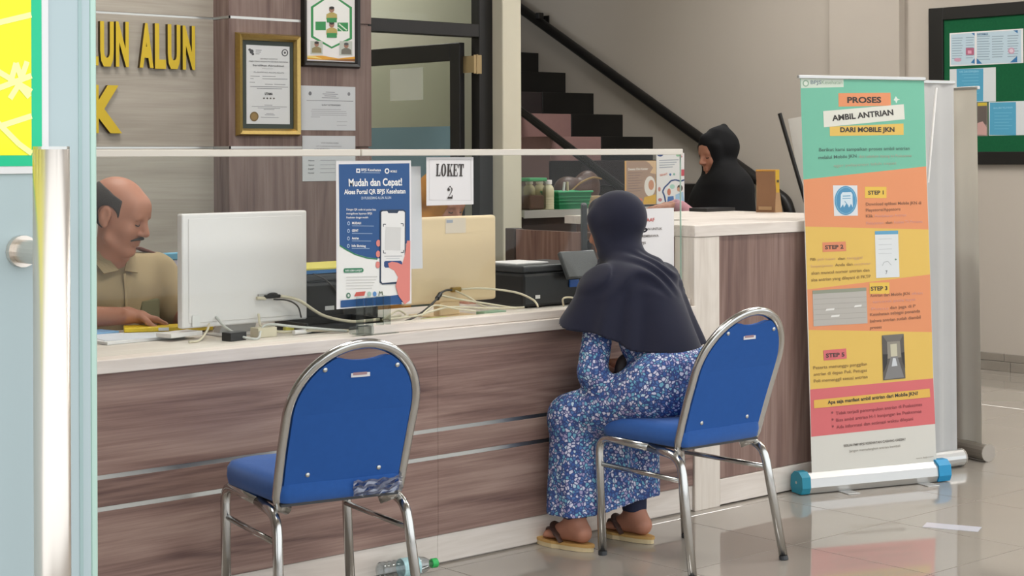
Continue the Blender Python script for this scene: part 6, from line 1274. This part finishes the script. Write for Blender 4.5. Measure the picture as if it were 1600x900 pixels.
# ---- staff women in hijab
def hijab_woman(label, loc, rz, hz, hy, yaw, pitch, m_hij, m_dress, hand_y, hand_z=None, vox=0.0068, lean=0.0, skin=None, fine=0.0048):
    t = thing('person', label, 'person', loc, rz)
    hp, HM = head_prims((0, hy, hz), yaw=yaw, pitch=pitch, ears=False)
    sh = hz-0.185; hz_ = hand_z if hand_z else sh-0.215
    P = hp+[cap((0, hy-0.07, sh+0.02), (0, hy-0.02, hz-0.06), 0.05, 0.05, 0.03), ell((0, 0, 0.60), (0.165, 0.13, 0.12), 0.05), ell((0, hy*0.3, (0.60+sh)/2), (0.14, 0.10, 0.18), 0.06), ell((0, hy*0.55, sh-0.05), (0.15, 0.095, 0.11), 0.05), cap((-0.14, hy*0.6, sh), (0.14, hy*0.6, sh), 0.048, 0.048, 0.04)]
    for sg in (-1, 1):
        P += [cap((sg*0.175, hy*0.6, sh-0.01), (sg*0.215, hy*0.6+0.10, sh-0.24), 0.042, 0.036, 0.03), cap((sg*0.215, hy*0.6+0.10, sh-0.24), (sg*0.13, hand_y, hz_), 0.034, 0.025, 0.012),
              cap((sg*0.09, 0.02, 0.57), (sg*0.11, 0.40, 0.55), 0.075, 0.052, 0.04), cap((sg*0.11, 0.40, 0.55), (sg*0.11, 0.38, 0.12), 0.05, 0.034, 0.02)]
        P += hand_prims((sg*0.128, hand_y+0.01, hz_), (-sg*0.2, 1, -0.05), (0, 0, -1), sg, 0.35)+foot_prims((sg*0.11, 0.37, 0.095), (0, 1, 0))
    sdf_obj('body', P, fine, skin or M_skin2, t)
    Dp = [ell((0, 0, 0.62), (0.19, 0.155, 0.13), 0.05), ell((0, hy*0.3, (0.62+sh)/2), (0.165, 0.13, 0.19), 0.06), ell((0, hy*0.55, sh-0.05), (0.17, 0.115, 0.12), 0.05)]
    for sg in (-1, 1):
        Dp += [cap((sg*0.175, hy*0.6, sh-0.01), (sg*0.218, hy*0.6+0.10, sh-0.24), 0.056, 0.052, 0.03), cap((sg*0.218, hy*0.6+0.10, sh-0.24), (sg*0.14, hand_y-0.02, hz_), 0.05, 0.038, 0.012), cap((sg*0.09, 0.02, 0.58), (sg*0.11, 0.38, 0.55), 0.095, 0.078, 0.05), cap((sg*0.10, 0.39, 0.54), (sg*0.10, 0.37, 0.10), 0.085, 0.10, 0.05)]
    sdf_obj('dress', Dp, 0.009, m_dress, t, lambda D, X, Y, Z: np.maximum(D, 0.10-Z))
    Hp = [ell((0, -0.022, 0.030), (0.096, 0.116, 0.106), 0.02, HM), cap((0, -0.05, 0.10), (0, -0.075, 0.135), 0.05, 0.012, 0.05, HM), cap((-0.058, 0.04, 0.045), (-0.052, 0.035, -0.085), 0.032, 0.034, 0.02, HM), cap((0.058, 0.04, 0.045), (0.052, 0.035, -0.085), 0.032, 0.034, 0.02, HM), cap((0, 0.058, 0.088), (0, 0.055, 0.085), 0.03, 0.03, 0.03, HM), cap((0, 0.035, -0.118), (0, 0.06, -0.128), 0.036, 0.036, 0.03, HM),
          cap((0, hy-0.03, hz-0.09), (0, hy-0.07, sh+0.0), 0.085, 0.105, 0.04), cap((-0.13, hy*0.6, sh), (0.13, hy*0.6, sh), 0.075, 0.075, 0.05), cap((-0.07, hy*0.6, sh-0.02), (-0.12, hy*0.5+0.03, sh-0.30), 0.14, 0.175, 0.06), cap((0.07, hy*0.6, sh-0.02), (0.12, hy*0.5+0.03, sh-0.30), 0.14, 0.175, 0.06), ell((0, hy*0.6+0.09, sh-0.14), (0.16, 0.13, 0.19), 0.06), ell((0, hy*0.6+0.12, sh-0.22), (0.19, 0.14, 0.12), 0.05),
          ell((0, 0.102, -0.012), (0.056, 0.066, 0.080), 0.008, HM, True)]
    for sg in (-1, 1): Hp.insert(7, cap((sg*0.16, hy*0.6, sh-0.02), (sg*0.205, hy*0.6+0.06, sh-0.26), 0.08, 0.095, 0.05))
    def post(D, X, Y, Z):
        ang = np.arctan2(X, Y-hy*0.5); return np.maximum(D+0.006*np.clip((sh-Z)/0.2, 0, 1)*np.sin(8*ang+3*np.sin(2*ang)), (sh-0.29)-Z)
    sdf_obj('hijab', Hp, vox, m_hij, t, post)
    Mh = Matrix([list(r_) for r_ in HM])
    for sg in (-1, 1):
        bm = B(); tube(bm, spline([Mh @ Vector(p) for p in ((sg*0.014, 0.089, 0.021), (sg*0.030, 0.087, 0.026), (sg*0.046, 0.075, 0.020))]), 0.0024, 6); obj('eyebrow', bm, M_hair, t, smooth=True)
        bm = B(); tube(bm, spline([Mh @ Vector(p) for p in ((sg*0.019, 0.086, -0.003), (sg*0.031, 0.0895, -0.006), (sg*0.043, 0.082, -0.003))]), 0.002, 6); obj('eye_line', bm, mat('eye_dark', '#2d2019', 0.5), t, smooth=True)
    return t
M_blackcloth = mat('black_jersey', '#121214', 0.85, spec=0.2); M_pink = mat('pink_cloth', '#b98790', 0.85, noise=0.2, nscale=60)
M_mustard = mat('mustard_jersey', '#a8732f', 0.85, spec=0.2, noise=0.08, nscale=40); M_green_u = mat('grey_green_cloth', '#5a6355', 0.85)
hijab_woman('woman in black hijab seated behind the high counter, in profile', (6.985, 6.04, 0), R(48), 1.445, 0.13, R(27), R(-12), M_blackcloth, M_pink, 0.36, 1.160)
hijab_woman('person in mustard hijab mostly hidden behind the LOKET sheet and cream monitor', (4.62, 5.85, 0), R(180), 1.235, 0.16, R(10), R(-22), M_mustard, M_green_u, 0.40, fine=0.007)
office_chair(6.985, 6.04, R(48), 'black office chair under the woman in black hijab'); office_chair(4.62, 5.89, R(180), 'black office chair under the person in mustard hijab')
